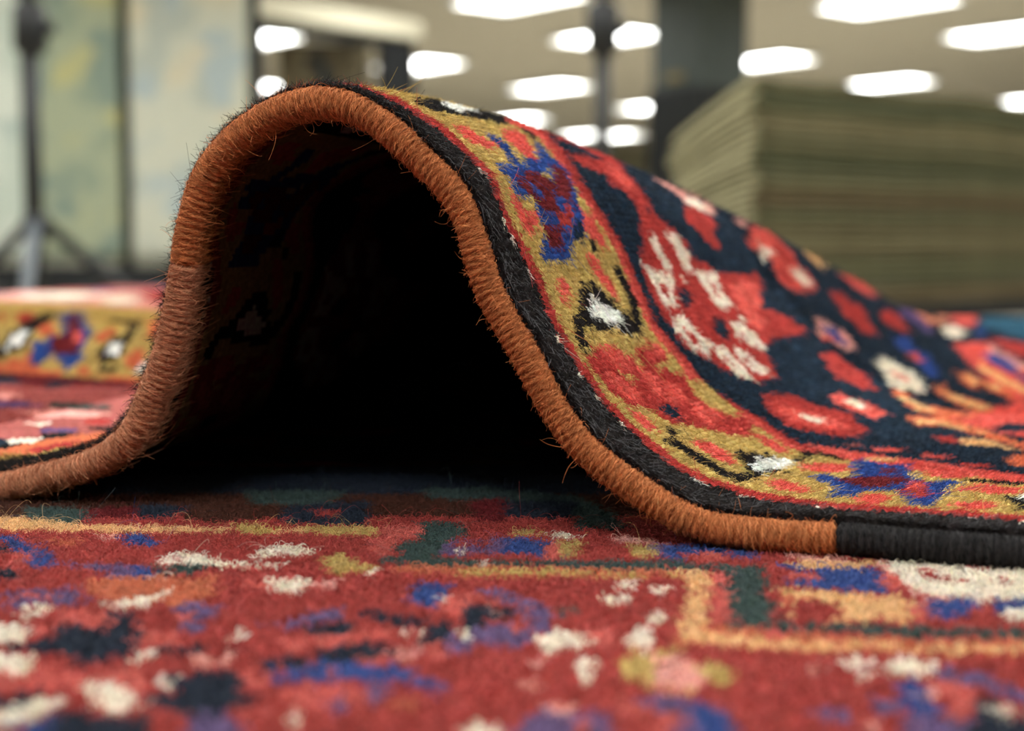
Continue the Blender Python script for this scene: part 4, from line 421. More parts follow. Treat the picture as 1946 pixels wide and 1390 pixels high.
1,9002,3,12019,8003,3,6005,7,4005,1,12005,4,13007,3,9002,9,9002,3,13008,3,12006,1,4004,8,6005,3,8014,5,12025,2,9002,7008,2,3001,4015,2,4004,1,4011,3001,
2,7007,9002,3,12003,1,12014,6,6004,6,4008,12004,1,4001,5,13006,2,9002,5,2001,2,9003,1,13007,5,4001,1,12003,1,4008,5,6005,6,12038,6,9002,7010,3001,4014,6,
4013,3001,7010,9002,6,12016,3,6005,4,4003,3,4006,1,4003,12,9003,2003,2,2002,1,9002,13,4003,1,4006,3,4002,5,6004,3,12012,4001,12024,12,7010,6001,3002,4011,10,4011,
3002,6001,7010,12,12011,2,6004,12,4008,13,9003,2002,3,2002,9003,13,4008,12,6004,3,12012,4001,12024,14,7004,3002,1,7001,6001,1,3001,4009,14,4010,3001,7001,6001,7001,1,3002,
7003,15,12009,3,6003,8,4002,4,4003,1,4003,13,9002,2003,2,2003,9003,13,4002,1,4004,4,4001,8,6003,4,12010,26,9001,2,2003,10,3005,8,4004,19,4004,6,6001,2,
3005,10,2002,2,9001,6,12001,4,6003,7,4002,5,4002,2,4002,13,9003,2003,2,2003,9002,14,4001,2,4003,5,4001,8,6003,4,12007,1,12001,11,2002,13,9002,2,2003,2,
9002,5,3005,46,3005,5,9002,2,2003,2,9002,4,2001,4,6001,8,4002,6,4005,14,9002,1,2002,3,2002,1,9002,14,4005,6,4002,8,6001,4,2001,2,12005,12,9001,2002,
6002,7,6002,1,13001,9002,2,2003,1,9003,4,3004,51,3003,5,9003,1,2003,2,9002,13001,6002,2001,8,4006,7,4004,15,9002,2003,3,2002,9003,15,4004,6,4006,4,6001,4,
2002,1,12005,1,13003,7,9002,2002,6002,7,6003,13001,9003,1,2003,1,9003,4,3002,56,3002,3,9004,1,2002,2,9002,13002,6001,8,4006,8,4002,16,9004,1,10001,1,10001,2001,
1,9003,16,4002,8,4007,7,2003,1,12005,13002,4001,13005,9005,2002,6002,7,6003,13001,9005,2002,9004,68,9004,2003,9004,13001,8,4006,27,9004,1,10003,1,9003,27,4007,7,2003,1,
12005,13002,4001,13005,9005,2002,6002,7,6003,13001,9011,69,9011,13001,7,4006,29,9002,1,10002,1,9003,28,4006,8,2003,12006,13002,4001,13005,9005,2002,6002,7,6003,13001,9011,69,9011,13001,
6,4005,31,9002,10003,9003,30,4005,8,2003,12006,13002,1,13005,9005,2002,6003,6,6003,13002,9006,78,9006,13001,7,4003,16,9001,15,9002,10002,1,9002,15,9001,16,4002,10,2003,12006,
13002,5,13001,9005,2002,6003,6,6003,13003,9004,81,9004,13001,24,9005,6,8002,5,9002,2,9002,5,8002,6,9005,27,2003,12006,13001,5,13002,9006,2001,6003,126,9005,5,8004,4,9002,
1,9002,4,8004,6,9004,28,2003,1,12005,13003,3,13002,9006,2001,6003,5,3006,115,9004,6,8004,4,9002,1,9002,4,8004,5,9005,27,2004,2,12005,2,13005,9005,4,6001,5,
3005,115,9005,1,3001,7,8001,4,9004,4,8001,7,3001,1,9004,28,2004,3,12004,5,13002,9003,11,3006,115,9005,3002,12,9004,11,3002,9005,31,2004,12005,13,4003,4,3004,117,
9004,3003,11,9004,11,3003,1,9003,31,2005,12005,12,4003,5,3001,97,6001,23,9002,34,9002,23,6008,2006,12006,6,6004,1,4003,108,6005,65,6004,7001,5,6008,2006,12006,6,6003,
1,4003,104,6001,7004,6005,1,7018,26,7018,1,6005,7004,6010,2006,12006,6,6003,108,7004,6006,7030,3,7030,1,6005,7004,6010,2006,12006,7,6002,108,7002,2,6005,1,7063,1,6005,
2,7002,6010,2006,12005,16,12007,99,6005,5,7054,5,6005,4,6010,1,2006,12005,16,12007,100,6004,13,7037,14,6004,22,12005,16,12006,101,6003,22,7021,21,6003,8,10008,7,12006,
16,12006,96,10001,9,16001,18,12002,7018,12002,18,16001,9,10012,7,12005,17,12006,103,16005,16,12004,7015,12004,16,16005,7,10012,15,1004,10,12006,100,16009,14,12007,7011,12007,14,16009,
4,10012,15,1004,10,12006,98,16010,2,10002,10,12008,7009,12009,9,10002,2,16011,3,10012,15,1004,6,10003,1,12006,96,16012,2,10005,1006,1,12008,2,7005,2,12008,1,1006,10005,
2,16013,10007,1,10005,15,1004,10010,12006,96,16012,2,10004,1007,16001,12009,16007,12009,1007,10005,1,16014,10005,3,10005,16015,1004,10010,12006,16108,2,10004,1007,12009,16007,12009,16001,1007,10004,2,
16014,10005,3,10004,16016,1004,10010,12006,16107,10007,1007,12009,16007,12009,1007,10007,16014,10005,3,10004,16016,1004,10010,12005,16107,10007,1007,16001,12009,16006,12010,1007,10007,16014,10005,3,10004,16016,1004,10010,
12005,16107,10007,1007,12009,16007,12009,16001,1007,10007,16014,10004,4,10004,16015,1005,10010,12005,16106,10007,1008,12009,16007,12009,1007,10007,16015,10012,16015,1005,10010,12004,16107,10007,1005,16005,12006,16008,12006,16005,
1005,10007,16015,10012,16015,1005,10010,12004,16105,10009,16040,10008,16014,10012,16015,1005,10011,12003,16109,10004,16040,10005,16019,10011,16015,1005,10011,12002,16171,12010,10008,16015,1004,10012,12002,16171,12012,10006,16015,1004,
10012,12002,16171,12012,16002,10003,16016,1005,12003,10008,12002,16170,12013,16022,1004,12012,16171,12013,16017,12007,1002,12012,16171,12013,16014,12024,16170,12015,16013,12023,16171,12015,16013,12022,16172,12015,16013,12020,16104,10069,
12016,10013,12019,10174,12016,10012,12018,10176,12016,10012,12015,10207,12014,10210,12010,10218,12002,10999,10999,10999,10999,10999,10892])
import bpy, math, random
from mathutils import Vector
rng=np.random.default_rng(11); random.seed(5)
SCN=bpy.context.scene; COLL=SCN.collection
MM=.001
# ---------------------------------------------------------------- helpers
def lin(c):
    c=np.asarray(c,float)/255.; return np.where(c<=.04045,c/12.92,((c+.055)/1.055)**2.4)
def tag(o,label=None,cat=None,group=None,kind=None):
    if label:o['label']=label
    if cat:o['category']=cat
    if group:o['group']=group
    if kind:o['kind']=kind
    return o
def empty(name,loc=(0,0,0),rz=0):
    o=bpy.data.objects.new(name,None); COLL.objects.link(o); o.location=loc; o.rotation_euler=(0,0,rz); o.empty_display_size=.05; return o
def link(name,me,m,parent=None):
    o=bpy.data.objects.new(name,me); COLL.objects.link(o)
    if m is not None: me.materials.append(m)
    if parent is not None:o.parent=parent
    return o
def npmesh(name,V,Fq,m,parent=None,dye=None,smooth=True):
    """mesh from arrays: V (n,3) metres, Fq (f,4) quads"""
    V=np.ascontiguousarray(V,np.float32);Fq=np.ascontiguousarray(Fq,np.int32)
    me=bpy.data.meshes.new(name); me.vertices.add(len(V)); me.vertices.foreach_set('co',V.ravel())
    me.loops.add(Fq.size); me.loops.foreach_set('vertex_index',Fq.ravel())
    me.polygons.add(len(Fq)); me.polygons.foreach_set('loop_start',np.arange(0,Fq.size,4,dtype=np.int32))
    me.polygons.foreach_set('use_smooth',np.full(len(Fq),smooth))
    me.update(calc_edges=True); me.validate()
    if dye is not None:
        a=me.attributes.new('dye','FLOAT_COLOR','FACE'); a.data.foreach_set('color',np.c_[dye,np.ones(len(dye))].astype(np.float32).ravel())
    return link(name,me,m,parent)
def gridfaces(nr,nc):
    i=np.arange(nr-1)[:,None]*nc+np.arange(nc-1)[None,:]
    return np.stack([i,i+1,i+nc+1,i+nc],-1).reshape(-1,4)
def fibres(name,P,rad,col,m,parent):
    """wool fibres: P (n,k,3) metres, rad (n,) metres, col (n,3)"""
    n,k,_=P.shape
    c=bpy.data.hair_curves.new(name); c.add_curves([k]*n)
    c.attributes['position'].data.foreach_set('vector',np.ascontiguousarray(P,np.float32).ravel())
    r=(rad[:,None]*np.linspace(1,.45,k)[None,:]).astype(np.float32)
    a=c.attributes.get('radius') or c.attributes.new('radius','FLOAT','POINT'); a.data.foreach_set('value',r.ravel())
    a=c.attributes.new('dye','FLOAT_COLOR','CURVE'); a.data.foreach_set('color',np.c_[col,np.ones(n)].astype(np.float32).ravel())
    o=link(name,c,m,parent); o['kind']='stuff'; return o
class MB:
    def __init__(s): s.v=[];s.f=[]
    def add(s,v,f):
        b=len(s.v); s.v+= [tuple(p) for p in v]; s.f+=[tuple(i+b for i in q) for q in f]; return s
    def box(s,c,d,rz=0,bev=.0):
        x,y,z=[k/2 for k in d]; co,si=math.cos(rz),math.sin(rz)
        b=min(bev,x*.9,y*.9,z*.9)
        prof=[(-x+b,-y),(x-b,-y),(x,-y+b),(x,y-b),(x-b,y),(-x+b,y),(-x,y-b),(-x,-y+b)] if b>0 else [(-x,-y),(x,-y),(x,y),(-x,y)]
        n=len(prof); rings=[(-z,0)]
        rings=[(-z,b),(-z+b,0),(z-b,0),(z,b)] if b>0 else [(-z,0),(z,0)]
        v=[];f=[]
        for zz,ins in rings:
            for px,py in prof:
                kx=1-ins/x; ky=1-ins/y; px2,py2=px*kx,py*ky
                v.append((c[0]+px2*co-py2*si,c[1]+px2*si+py2*co,c[2]+zz))
        for r in range(len(rings)-1):
            for i in range(n): j=(i+1)%n; f.append((r*n+i,r*n+j,(r+1)*n+j,(r+1)*n+i))
        f.append(tuple(range(n))[::-1]); f.append(tuple(range((len(rings)-1)*n,len(rings)*n)))
        return s.add(v,f)
    def tube(s,pts,r,n=14):
        pts=[Vector(p) for p in pts]; rs=r if isinstance(r,(list,tuple)) else [r]*len(pts); v=[];f=[]
        for i,p in enumerate(pts):
            t=(pts[min(i+1,len(pts)-1)]-pts[max(i-1,0)]).normalized()
            a=t.cross(Vector((0,0,1)) if abs(t.z)<.9 else Vector((1,0,0))).normalized(); b=t.cross(a)
            for k in range(n):
                an=2*math.pi*k/n; v.append(p+a*(rs[i]*math.cos(an))+b*(rs[i]*math.sin(an)))
        for i in range(len(pts)-1):
            for k in range(n): j=(k+1)%n; f.append((i*n+k,i*n+j,(i+1)*n+j,(i+1)*n+k))
        f.append(tuple(range(n))[::-1]); f.append(tuple(range((len(pts)-1)*n,len(pts)*n)))
        return s.add(v,f)
    def build(s,name,m,parent=None,smooth=False):
        me=bpy.data.meshes.new(name); me.from_pydata(s.v,[],s.f); me.update()
        if smooth: me.polygons.foreach_set('use_smooth',[True]*len(me.polygons))
        return link(name,me,m,parent)
# ---------------------------------------------------------------- materials
def newmat(name,rough=.8,spec=.3):
    m=bpy.data.materials.new(name); m.use_nodes=True; nt=m.node_tree; b=nt.nodes['Principled BSDF']
    b.inputs['Roughness'].default_value=rough; b.inputs['Specular IOR Level'].default_value=spec
    return m,nt,b
def wool(name,rough=.75,spec=.15,noise=180.,amt=.35,sheen=.0,bump=0.):
    m,nt,b=newmat(name,rough,spec)
    at=nt.nodes.new('ShaderNodeAttribute'); at.attribute_name='dye'
    tc=nt.nodes.new('ShaderNodeTexCoord'); nz=nt.nodes.new('ShaderNodeTexNoise'); nz.inputs['Scale'].default_value=noise; nz.inputs['Detail'].default_value=3
    nt.links.new(tc.outputs['Object'],nz.inputs['Vector'])
    mr=nt.nodes.new('ShaderNodeMapRange'); mr.inputs[3].default_value=1-amt; mr.inputs[4].default_value=1+amt; mr.inputs[1].default_value=.25; mr.inputs[2].default_value=.75
    nt.links.new(nz.outputs[0],mr.inputs[0])
    mx=nt.nodes.new('ShaderNodeVectorMath'); mx.operation='SCALE'; nt.links.new(at.outputs['Color'],mx.inputs[0]); nt.links.new(mr.outputs[0],mx.inputs['Scale'])
    nt.links.new(mx.outputs[0],b.inputs['Base Color'])
    if sheen: b.inputs['Sheen Weight'].default_value=sheen; b.inputs['Sheen Roughness'].default_value=.5
    if bump:
        n2=nt.nodes.new('ShaderNodeTexNoise'); n2.inputs['Scale'].default_value=1400; n2.inputs['Detail'].default_value=4
        nt.links.new(tc.outputs['Object'],n2.inputs['Vector'])
        bp=nt.nodes.new('ShaderNodeBump'); bp.inputs['Strength'].default_value=bump; bp.inputs['Distance'].default_value=.0008
        nt.links.new(n2.outputs[0],bp.inputs['Height']); nt.links.new(bp.outputs[0],b.inputs['Normal'])
    return m
def plain(name,c,rough=.7,spec=.3,var=.0,scale=5.,metal=0.):
    m,nt,b=newmat(name,rough,spec); b.inputs['Metallic'].default_value=metal
    col=lin(c)
    if var:
        tc=nt.nodes.new('ShaderNodeTexCoord'); nz=nt.nodes.new('ShaderNodeTexNoise'); nz.inputs['Scale'].default_value=scale; nz.inputs['Detail'].default_value=4
        nt.links.new(tc.outputs['Object'],nz.inputs['Vector'])
        cr=nt.nodes.new('ShaderNodeValToRGB'); cr.color_ramp.elements[0].position=.3;cr.color_ramp.elements[1].position=.7
        cr.color_ramp.elements[0].color=(*(col*(1-var)),1); cr.color_ramp.elements[1].color=(*(col*(1+var)),1)
        nt.links.new(nz.outputs[0],cr.inputs[0]); nt.links.new(cr.outputs[0],b.inputs['Base Color'])
    else: b.inputs['Base Color'].default_value=(*col,1)
    return m
def motif(name,ground,cols,scale,rough=.9,stretch=(1,1,1)):
    """faded rug motifs: colour blotches over a ground colour"""
    m,nt,b=newmat(name,rough,.1)
    tc=nt.nodes.new('ShaderNodeTexCoord'); mp=nt.nodes.new('ShaderNodeMapping'); mp.inputs['Scale'].default_value=stretch
    nt.links.new(tc.outputs['Object'],mp.inputs['Vector'])
    cur=nt.nodes.new('ShaderNodeRGB'); cur.outputs[0].default_value=(*lin(ground),1); cur=cur.outputs[0]
    for i,c in enumerate(cols):
        nz=nt.nodes.new('ShaderNodeTexNoise'); nz.noise_dimensions='4D'; nz.inputs['W'].default_value=i*3.7+.3; nz.inputs['Scale'].default_value=scale; nz.inputs['Detail'].default_value=2
        nt.links.new(mp.outputs[0],nz.inputs['Vector'])
        mr=nt.nodes.new('ShaderNodeMapRange'); mr.inputs[1].default_value=.54; mr.inputs[2].default_value=.6
        nt.links.new(nz.outputs[0],mr.inputs[0])
        mx=nt.nodes.new('ShaderNodeMix'); mx.data_type='RGBA'; mx.inputs[7].default_value=(*lin(c),1)
        nt.links.new(mr.outputs[0],mx.inputs[0]); nt.links.new(cur,mx.inputs[6]); cur=mx.outputs[2]
    nt.links.new(cur,b.inputs['Base Color']); return m
def lamp_mat(name,L,c=(1,1,1)):
    m=bpy.data.materials.new(name); m.use_nodes=True; nt=m.node_tree; nt.nodes.clear()
    e=nt.nodes.new('ShaderNodeEmission'); e.inputs[0].default_value=(*c,1); e.inputs[1].default_value=L
    o=nt.nodes.new('ShaderNodeOutputMaterial'); nt.links.new(e.outputs[0],o.inputs[0]); return m
DYE=dict(R=(188,44,36),D=(120,22,32),C=(226,80,66),P=(230,158,146),W=(234,222,202),w=(236,238,230),Y=(196,164,74),G=(230,180,112),O=(216,102,48),N=(23,44,64),B=(36,76,154),K=(30,25,25),T=(50,70,68),V=(98,74,128),t=(28,90,116),A=(228,140,102),b=(84,44,30),q=(178,86,80))
WOOLS='RDCPWwYGOBNKTVtAbq'
LUT=np.array([lin(DYE[k])*DYEK for k in WOOLS]); LUT=LUT*(1-DESAT)+DESAT*(LUT@np.array([.3,.6,.1]))[:,None]
def chart(runs,cols): return np.repeat(runs//1000,runs%1000).reshape(-1,cols)
M_PILE=wool('knotted wool pile',.85,.05,240.,.22,0.,.5); M_FIB=wool('wool fibre',.6,.12,500.,.2)
M_BACK=wool('rug backing weave',.9,.03,700.,.4,0.,.6); M_YARN=wool('selvedge yarn',.7,.1,260.,.25,0.,.4)
# ---------------------------------------------------------------- the arched rug
RUG=empty('rug',tuple(base(np.array([SAP]),np.array([0.]))[0]*np.array([1,1,0])*MM))
tag(RUG,'red, navy and mustard hand-knotted rug, its orange-bound edge arched up into a tall fold','rug')
CU=chart(CHART_UP,len(SC)); NT,NS=CU.shape
shade=1+rng.normal(0,.07,CU.shape)*np.where(np.isin(CU,[10,11]),2.6,1.)+.05*rng.normal(size=(NT,1))
for q in np.arange(_sl+60,_sr,9.): # bare cream foundation knots beside the black band
    j=int(np.searchsorted(SC,q+rng.normal(0,3))); r_=int(np.argmax(CU[:,min(j,NS-1)]!=11))
    if 3<r_<14 and j<NS and rng.random()<.6: CU[r_-1,j]=4
DU_=(LUT[CU]*shade[...,None]).clip(.002,.95)
DU_*=(1+rng.normal(0,.03,CU.shape+(3,)))
def local(P,root): return P-np.array(root.location)
def sub2(g): return np.sort(np.r_[g,(g[1:]+g[:-1])/2])
S2,T2=sub2(SG),sub2(TG)
s,t=np.meshgrid(S2,T2)
kh=rng.normal(0,.22,CU.shape)
dome=np.zeros(s.shape); dome[1::2,1::2]=.45+kh; dome[0::2,0::2]=-.35
dome[1::2,2:-1:2]=-.15; dome[2:-1:2,1::2]=.1
jit=rng.normal(0,.28,s.shape+(2,)); jit[:, 0]=0
t_j=t.copy(); fine=(t<130)
s_j=s+jit[...,0]*fine; t_j=t+jit[...,1]*fine*(t>2)
band=np.exp(-((t-7)/4.5)**4)*(.55+.45*np.sin(s*2.05+1.5*np.sin(s*.31)+t*.12)); dome=dome+band*(t<16)
N=normals(s_j,t_j); P=base(s_j,t_j)+N*(lift_at(s,t)+dome)[...,None]
# close the front of the pile down to the foundation
P0=base(s[:1],t[:1]*0+.6)+N[:1]*.2; P1=base(s[-1:],t[-1:]); 
Pf=np.concatenate([P0,P,P1],0); nr,nc=Pf.shape[:2]
fc=np.repeat(np.repeat(DU_,2,0),2,1); fc=np.concatenate([fc[:1],fc,fc[-1:]],0).reshape(-1,3)
npmesh('pile',local(Pf.reshape(-1,3)*MM,RUG),gridfaces(nr,nc),M_PILE,RUG,fc)
# underside
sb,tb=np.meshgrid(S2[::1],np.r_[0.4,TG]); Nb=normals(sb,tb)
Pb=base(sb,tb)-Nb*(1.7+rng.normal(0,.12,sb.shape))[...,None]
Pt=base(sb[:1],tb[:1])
cb=np.repeat(DU_,2,1); cb=np.concatenate([cb[:1],cb],0)*.17  # knot backs are duller, and darkened further as shade inside the arch
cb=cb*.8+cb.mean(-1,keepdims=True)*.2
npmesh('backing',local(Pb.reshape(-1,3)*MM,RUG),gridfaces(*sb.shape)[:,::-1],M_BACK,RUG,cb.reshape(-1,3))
# pile fibres
def pile_fibres(name,root,si,ti,per,length,rad,lean,parent,lut,spread=.35,curl=.25):
    """si, ti: knot indices; per fibres each"""
    si=np.repeat(si,per); ti=np.repeat(ti,per); n=len(si)
    a=SG[si]+rng.random(n)*(SG[si+1]-SG[si]); b=TG[ti]+rng.random(n)*(TG[ti+1]-TG[ti])
    Nn=normals(a,b); Bs=base(a,b)
    ds=base(a+.5,b)-base(a-.5,b); ds/=np.linalg.norm(ds,axis=-1,keepdims=True)
    dt=np.cross(Nn,ds)
    L=length*(.6+.8*rng.random(n)); 
    sc=(np.sin(si*12.9+ti*78.2)*43758.5)%1; sd=(np.sin(si*39.3+ti*11.1)*24634.6)%1   # every tuft leans its own way
    dirv=ds*(lean[0]+spread*rng.normal(size=n)+.5*(sc-.5))[:,None]+dt*(lean[1]+spread*rng.normal(size=n)+.5*(sd-.5))[:,None]
    R=Bs+Nn*(lift_at(a,b)-.9)[:,None]
    k=np.linspace(0,1,4); cv=rng.normal(0,curl,(n,3))
    Pp=R[:,None]+Nn[:,None]*(L[:,None]*(k*(1-.25*k)))[...,None]*.62+dirv[:,None]*(L[:,None]*k**1.4)[...,None]+cv[:,None]*(L[:,None]*k**2)[...,None]*.5
    col=lut[ti,si]*(1+rng.normal(0,1,n)*np.where(np.isin(CU[ti,si],[10,11]),.34,.19))[:,None].clip(.4,1.9)
    fibres(name,local(Pp*MM,root),rad*MM*(.7+.6*rng.random(n)),col.clip(0,1),M_FIB,parent)
PILE=[o for o in RUG.children if o.name.startswith('pile')][0]
ti,si=np.meshgrid(np.arange(NT),np.arange(NS),indexing='ij')
uk=np.interp(SC,S_,U_)[si]; tk=TC[ti]
def pick(mask): return si[mask],ti[mask]
near=(uk>-30)&(uk<312)&(tk<100)&(SC[si]>SAP-70)
a,b=pick(near); pile_fibres('wool_fibres',RUG,a,b,int(32*FD),2.3,.10,(.55,-.12),PILE,DU_)
mid=(uk>-10)&(uk<330)&(tk>=100)&(tk<240)&(SC[si]>SAP-30)
a,b=pick(mid); pile_fibres('wool_fibres',RUG,a,b,int(13*FD),2.6,.16,(.5,-.1),PILE,DU_)
rest=(uk>-70)&(uk<200)&(tk<26)&(SC[si]<=SAP-70)
a,b=pick(rest); pile_fibres('wool_fibres',RUG,a,b,int(18*FD),3.4,.10,(-.35,-.25),PILE,DU_,.5,.4)
a,b=pick((uk>-40)&(uk<180)&(tk<9)&(SC[si]<SAP+40)); pile_fibres('wool_fibres',RUG,a,b,int(15*FD),3.3,.065,(.05,-.2),PILE,DU_,.55,.4)
a,b=pick((uk>40)&(uk<312)&(tk<14)&(SC[si]>SAP-40)); DK=DU_.copy(); DK[CU==11]=lin((92,92,96))*DYEK; pile_fibres('wool_fibres',RUG,a,b,int(5*FD),3.6,.07,(.6,-.2),PILE,DK,.5,.3)  # grey fibres over the black knots paint glints on the band
a,b=pick((uk<-60)&(uk>-300)&(tk>10)&(tk<345)); pile_fibres('wool_fibres',RUG,a,b,int(17*FD),3.0,.26,(.4,-.1),PILE,DU_)
a,b=pick((uk<-60)&(uk>-420)&(tk>=345)&(tk<800)); pile_fibres('wool_fibres',RUG,a,b,int(60*FD),4.0,.45,(.4,-.1),PILE,DU_)
a,b=pick((uk>90)&(uk<345)&(tk>=240)); pile_fibres('wool_fibres',RUG,a,b,int(16*FD),3.4,.32,(.4,-.1),PILE,DU_)
# long straggling hairs standing off the pile
a,b=pick((uk>-10)&(uk<300)&(tk<60)&(SC[si]>SAP-90)&(rng.random(si.shape)<.10)); pile_fibres('wool_fibres',RUG,a,b,1,5.5,.07,(.5,-.1),PILE,DU_,.8,.6)
# selvedge: yarn wound round the edge cords
def selvedge(s0,s1,r0,c1,c2,seed,label=None,lump=.35,nf=0,pitch=1.35,loose=.5,under=0):
    rg=np.random.default_rng(seed)
    ns=int((s1-s0)/.3); K=22
    ss=np.linspace(s0,s1,ns); ph=np.linspace(0,2*np.pi,K,endpoint=False)
    z=np.zeros(ns); C0=base(ss,z); Tn=base(ss+.5,z)-base(ss-.5,z); Tn/=np.linalg.norm(Tn,axis=-1,keepdims=True)
    Nn=normals(ss,z+1.5); Bn=np.cross(Tn,Nn); Bn/=np.linalg.norm(Bn,axis=-1,keepdims=True); Nn=np.cross(Bn,Tn)
    wob=np.convolve(rg.normal(size=ns+60),np.hanning(61)/30,'valid')[:ns]*lump
    wrap=np.cumsum(np.full(ns,.3)*(1+.25*np.convolve(rg.normal(size=ns+30),np.hanning(31)/15,'valid')[:ns]))/pitch
    amp=.34+.16*np.convolve(rg.normal(size=ns+40),np.hanning(41)/20,'valid')[:ns]
    def surf(i,p,off=0.):
        fr=(wrap[i]+p/(2*np.pi)*.55)%1
        r=r0+wob[i]*.55+amp[i]*(np.abs(np.sin(np.pi*fr))**.7*2-1)+off
        end=np.minimum(i,ns-1-i)*.3; r=r*np.clip(.55+end*.35,0,1)
        return C0[i]+(Nn[i]*np.cos(p)[...,None]*1.06+Bn[i]*np.sin(p)[...,None])*r[...,None]
    I,PH=np.meshgrid(np.arange(ns),ph,indexing='ij')
    V=surf(I,PH).reshape(-1,3)
    i=np.arange(ns-1)[:,None]*K; k=np.arange(K)[None,:]; k2=(k+1)%K
    Fq=np.stack([i+k,i+K+k,i+K+k2,i+k2],-1).reshape(-1,4)
    capv=len(V)
    m=rg.random(len(Fq)); cc=lin(c1)*DYEK*(1-m[:,None])+lin(c2)*DYEK*m[:,None]
    blot=np.convolve(rg.normal(size=ns+100),np.hanning(101)/50,'valid')[:ns-1]*.22
    cc=cc*(.82+np.repeat(blot,K)[:,None])
    o=npmesh('selvedge',local(V*MM,RUG),Fq,M_YARN,RUG,cc.clip(0.001,1))
    if label:o['label']=label
    # fibres of the yarn
    n=int(nf*FD*1.0*(s1-s0)); i0=rg.integers(3,ns-4,n); p0=rg.random(n)*2*np.pi
    k=np.linspace(0,1,5); arc=(.7+1.1*rg.random(n)); di=rg.normal(1.2,2.2,n)
    PP=np.clip((i0[:,None]+di[:,None]*k[None]*2),2,ns-3).astype(int); ang=p0[:,None]+arc[:,None]*k
    off=.05+(k[None]**2)*rg.exponential(.22,n)[:,None]*loose*2
    Pp=surf(PP,ang,off)+Tn[i0][:,None]*(di[:,None]*k[None]*.12)[...,None]+rg.normal(0,.05,(n,5,3))
    u=rg.random(n)[:,None]; col=(lin(c1)*(1-u)+lin(c2)*u)*DYEK*(1+rg.normal(0,.22,n))[:,None].clip(.4,2)*1.1
    fibres('wool_fibres',Pp*MM-np.array(RUG.location),(.05+.05*rg.random(n))*MM,col.clip(0,1),M_FIB,o)
    # stitches running over on to the underside
    if under:
        n=int(under*FD*(s1-s0)); a=s0+rg.random(n)*(s1-s0); k=np.linspace(0,1,6); ln_=3.5+rg.gamma(2.,2.6,n)
        aa=a[:,None]+rg.normal(.8,1.6,n)[:,None]*k; tt=-1.5+k[None]*ln_[:,None]
        Pp=base(aa,tt)-normals(aa,np.maximum(tt,.5))*(3.3-1.3*k[None]**.7+rg.exponential(.5,n)[:,None]*np.sin(k*3.1))[...,None]
        u=rg.random(n)[:,None]; col=(lin(c1)*(1-u)+lin(c2)*u)*DYEK*(1+rg.normal(0,.2,n))[:,None].clip(.4,2)
        fibres('wool_fibres',Pp*MM-np.array(RUG.location),(.06+.05*rg.random(n))*MM,col.clip(0,1),M_FIB,o)
    # fly-away hairs
    n=int(1.6*(s1-s0)*loose*2); i0=rg.integers(3,ns-4,n); p0=rg.random(n)*2*np.pi
    L=1.6+rg.exponential(1.5,n); k=np.linspace(0,1,7)
    nd=(Nn[i0]*np.cos(p0)[:,None]+Bn[i0]*np.sin(p0)[:,None]); d1=rg.normal(size=(n,3)); d2=rg.normal(size=(n,3))
    Pp=surf(i0,p0)[:,None]+nd[:,None]*(L[:,None]*k*.6)[...,None]+d1[:,None]*(L[:,None]*k**1.2)[...,None]*.4+d2[:,None]*(L[:,None]*np.sin(k*3.))[...,None]*.18
    col=(lin(c1)*.5+lin(c2)*.5)*DYEK*(1.1+.5*rg.random(n))[:,None]
    fibres('wool_fibres',Pp*MM-np.array(RUG.location),(.035+.03*rg.random(n))*MM,col.clip(0,1),M_FIB,o)
    return o
def s_of(px,py):
    """arc length where the traced selvedge passes a profile point"""
    i=np.argmin((U_-px)**2+(Z_-py)**2); return S_[i]
s_tan=s_of(65.2,71.5); s_blk=s_of(248.6,4.8)
sl0=np.interp(-60,U_,S_)
selvedge(sl0,s_tan+.6,3.5,(160,92,64),(214,158,124),3,'faded pinkish tan wool binding on the left foot of the arch',.75,80,2.0,.85,70)
selvedge(s_tan-.6,s_blk,3.4,(142,72,34),(226,150,98),4,'orange wool binding wound round the arched edge',.85,95,2.1,.62,110)
selvedge(s_blk-.5,np.interp(400,U_,S_),3.5,(22,21,22),(62,60,62),5,'black wool binding on the flat right end of the edge',.6,55,2.0,.55)
# ---------------------------------------------------------------- the rug underneath
LOW=empty('rug',(0,.36,-.008))
tag(LOW,'flat red rug with blue, ivory and gold motifs lying underneath the arched rug','rug')
CL=chart(CHART_LO,len(LX)-1); NL,NX=CL.shape
sh=1+rng.normal(0,.08,CL.shape); DYE2=dict(DYE,R=(178,54,48),T=(64,86,84),N=(42,52,70),B=(54,84,156),V=(116,90,140),C=(214,90,80),O=(206,104,60))
LUT2=np.array([lin(DYE2[k])*DYEK for k in WOOLS]); LUT2=LUT2*.78+.22*(LUT2@np.array([.3,.6,.1]))[:,None]
DL=(LUT2[CL]*sh[...,None]*(1+rng.normal(0,.03,CL.shape+(3,)))).clip(.002,.95)
x2,y2=np.meshgrid(sub2(LX),sub2(LY))
dm=np.zeros(x2.shape); dm[1::2,1::2]=.35+rng.normal(0,.25,CL.shape); dm[0::2,0::2]=-.35
und=1.0*np.sin(x2*.021+1.)*np.sin(y2*.03)   # the pile is never quite level
Pl=np.stack([x2+rng.normal(0,.3,x2.shape),y2+rng.normal(0,.3,x2.shape),dm-.9+und*.4],-1)
low_pile=npmesh('pile',local(Pl.reshape(-1,3)*MM,LOW),gridfaces(*x2.shape),M_PILE,LOW,np.repeat(np.repeat(DL,2,0),2,1).reshape(-1,3))
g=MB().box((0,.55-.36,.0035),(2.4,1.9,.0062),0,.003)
mg=motif('rug ground darkened as shade',(34,36,50),[(110,34,36),(60,50,44)],26)  # dark navy ground imitates the deep shade inside the arch
g.build('ground_weave',mg,LOW)
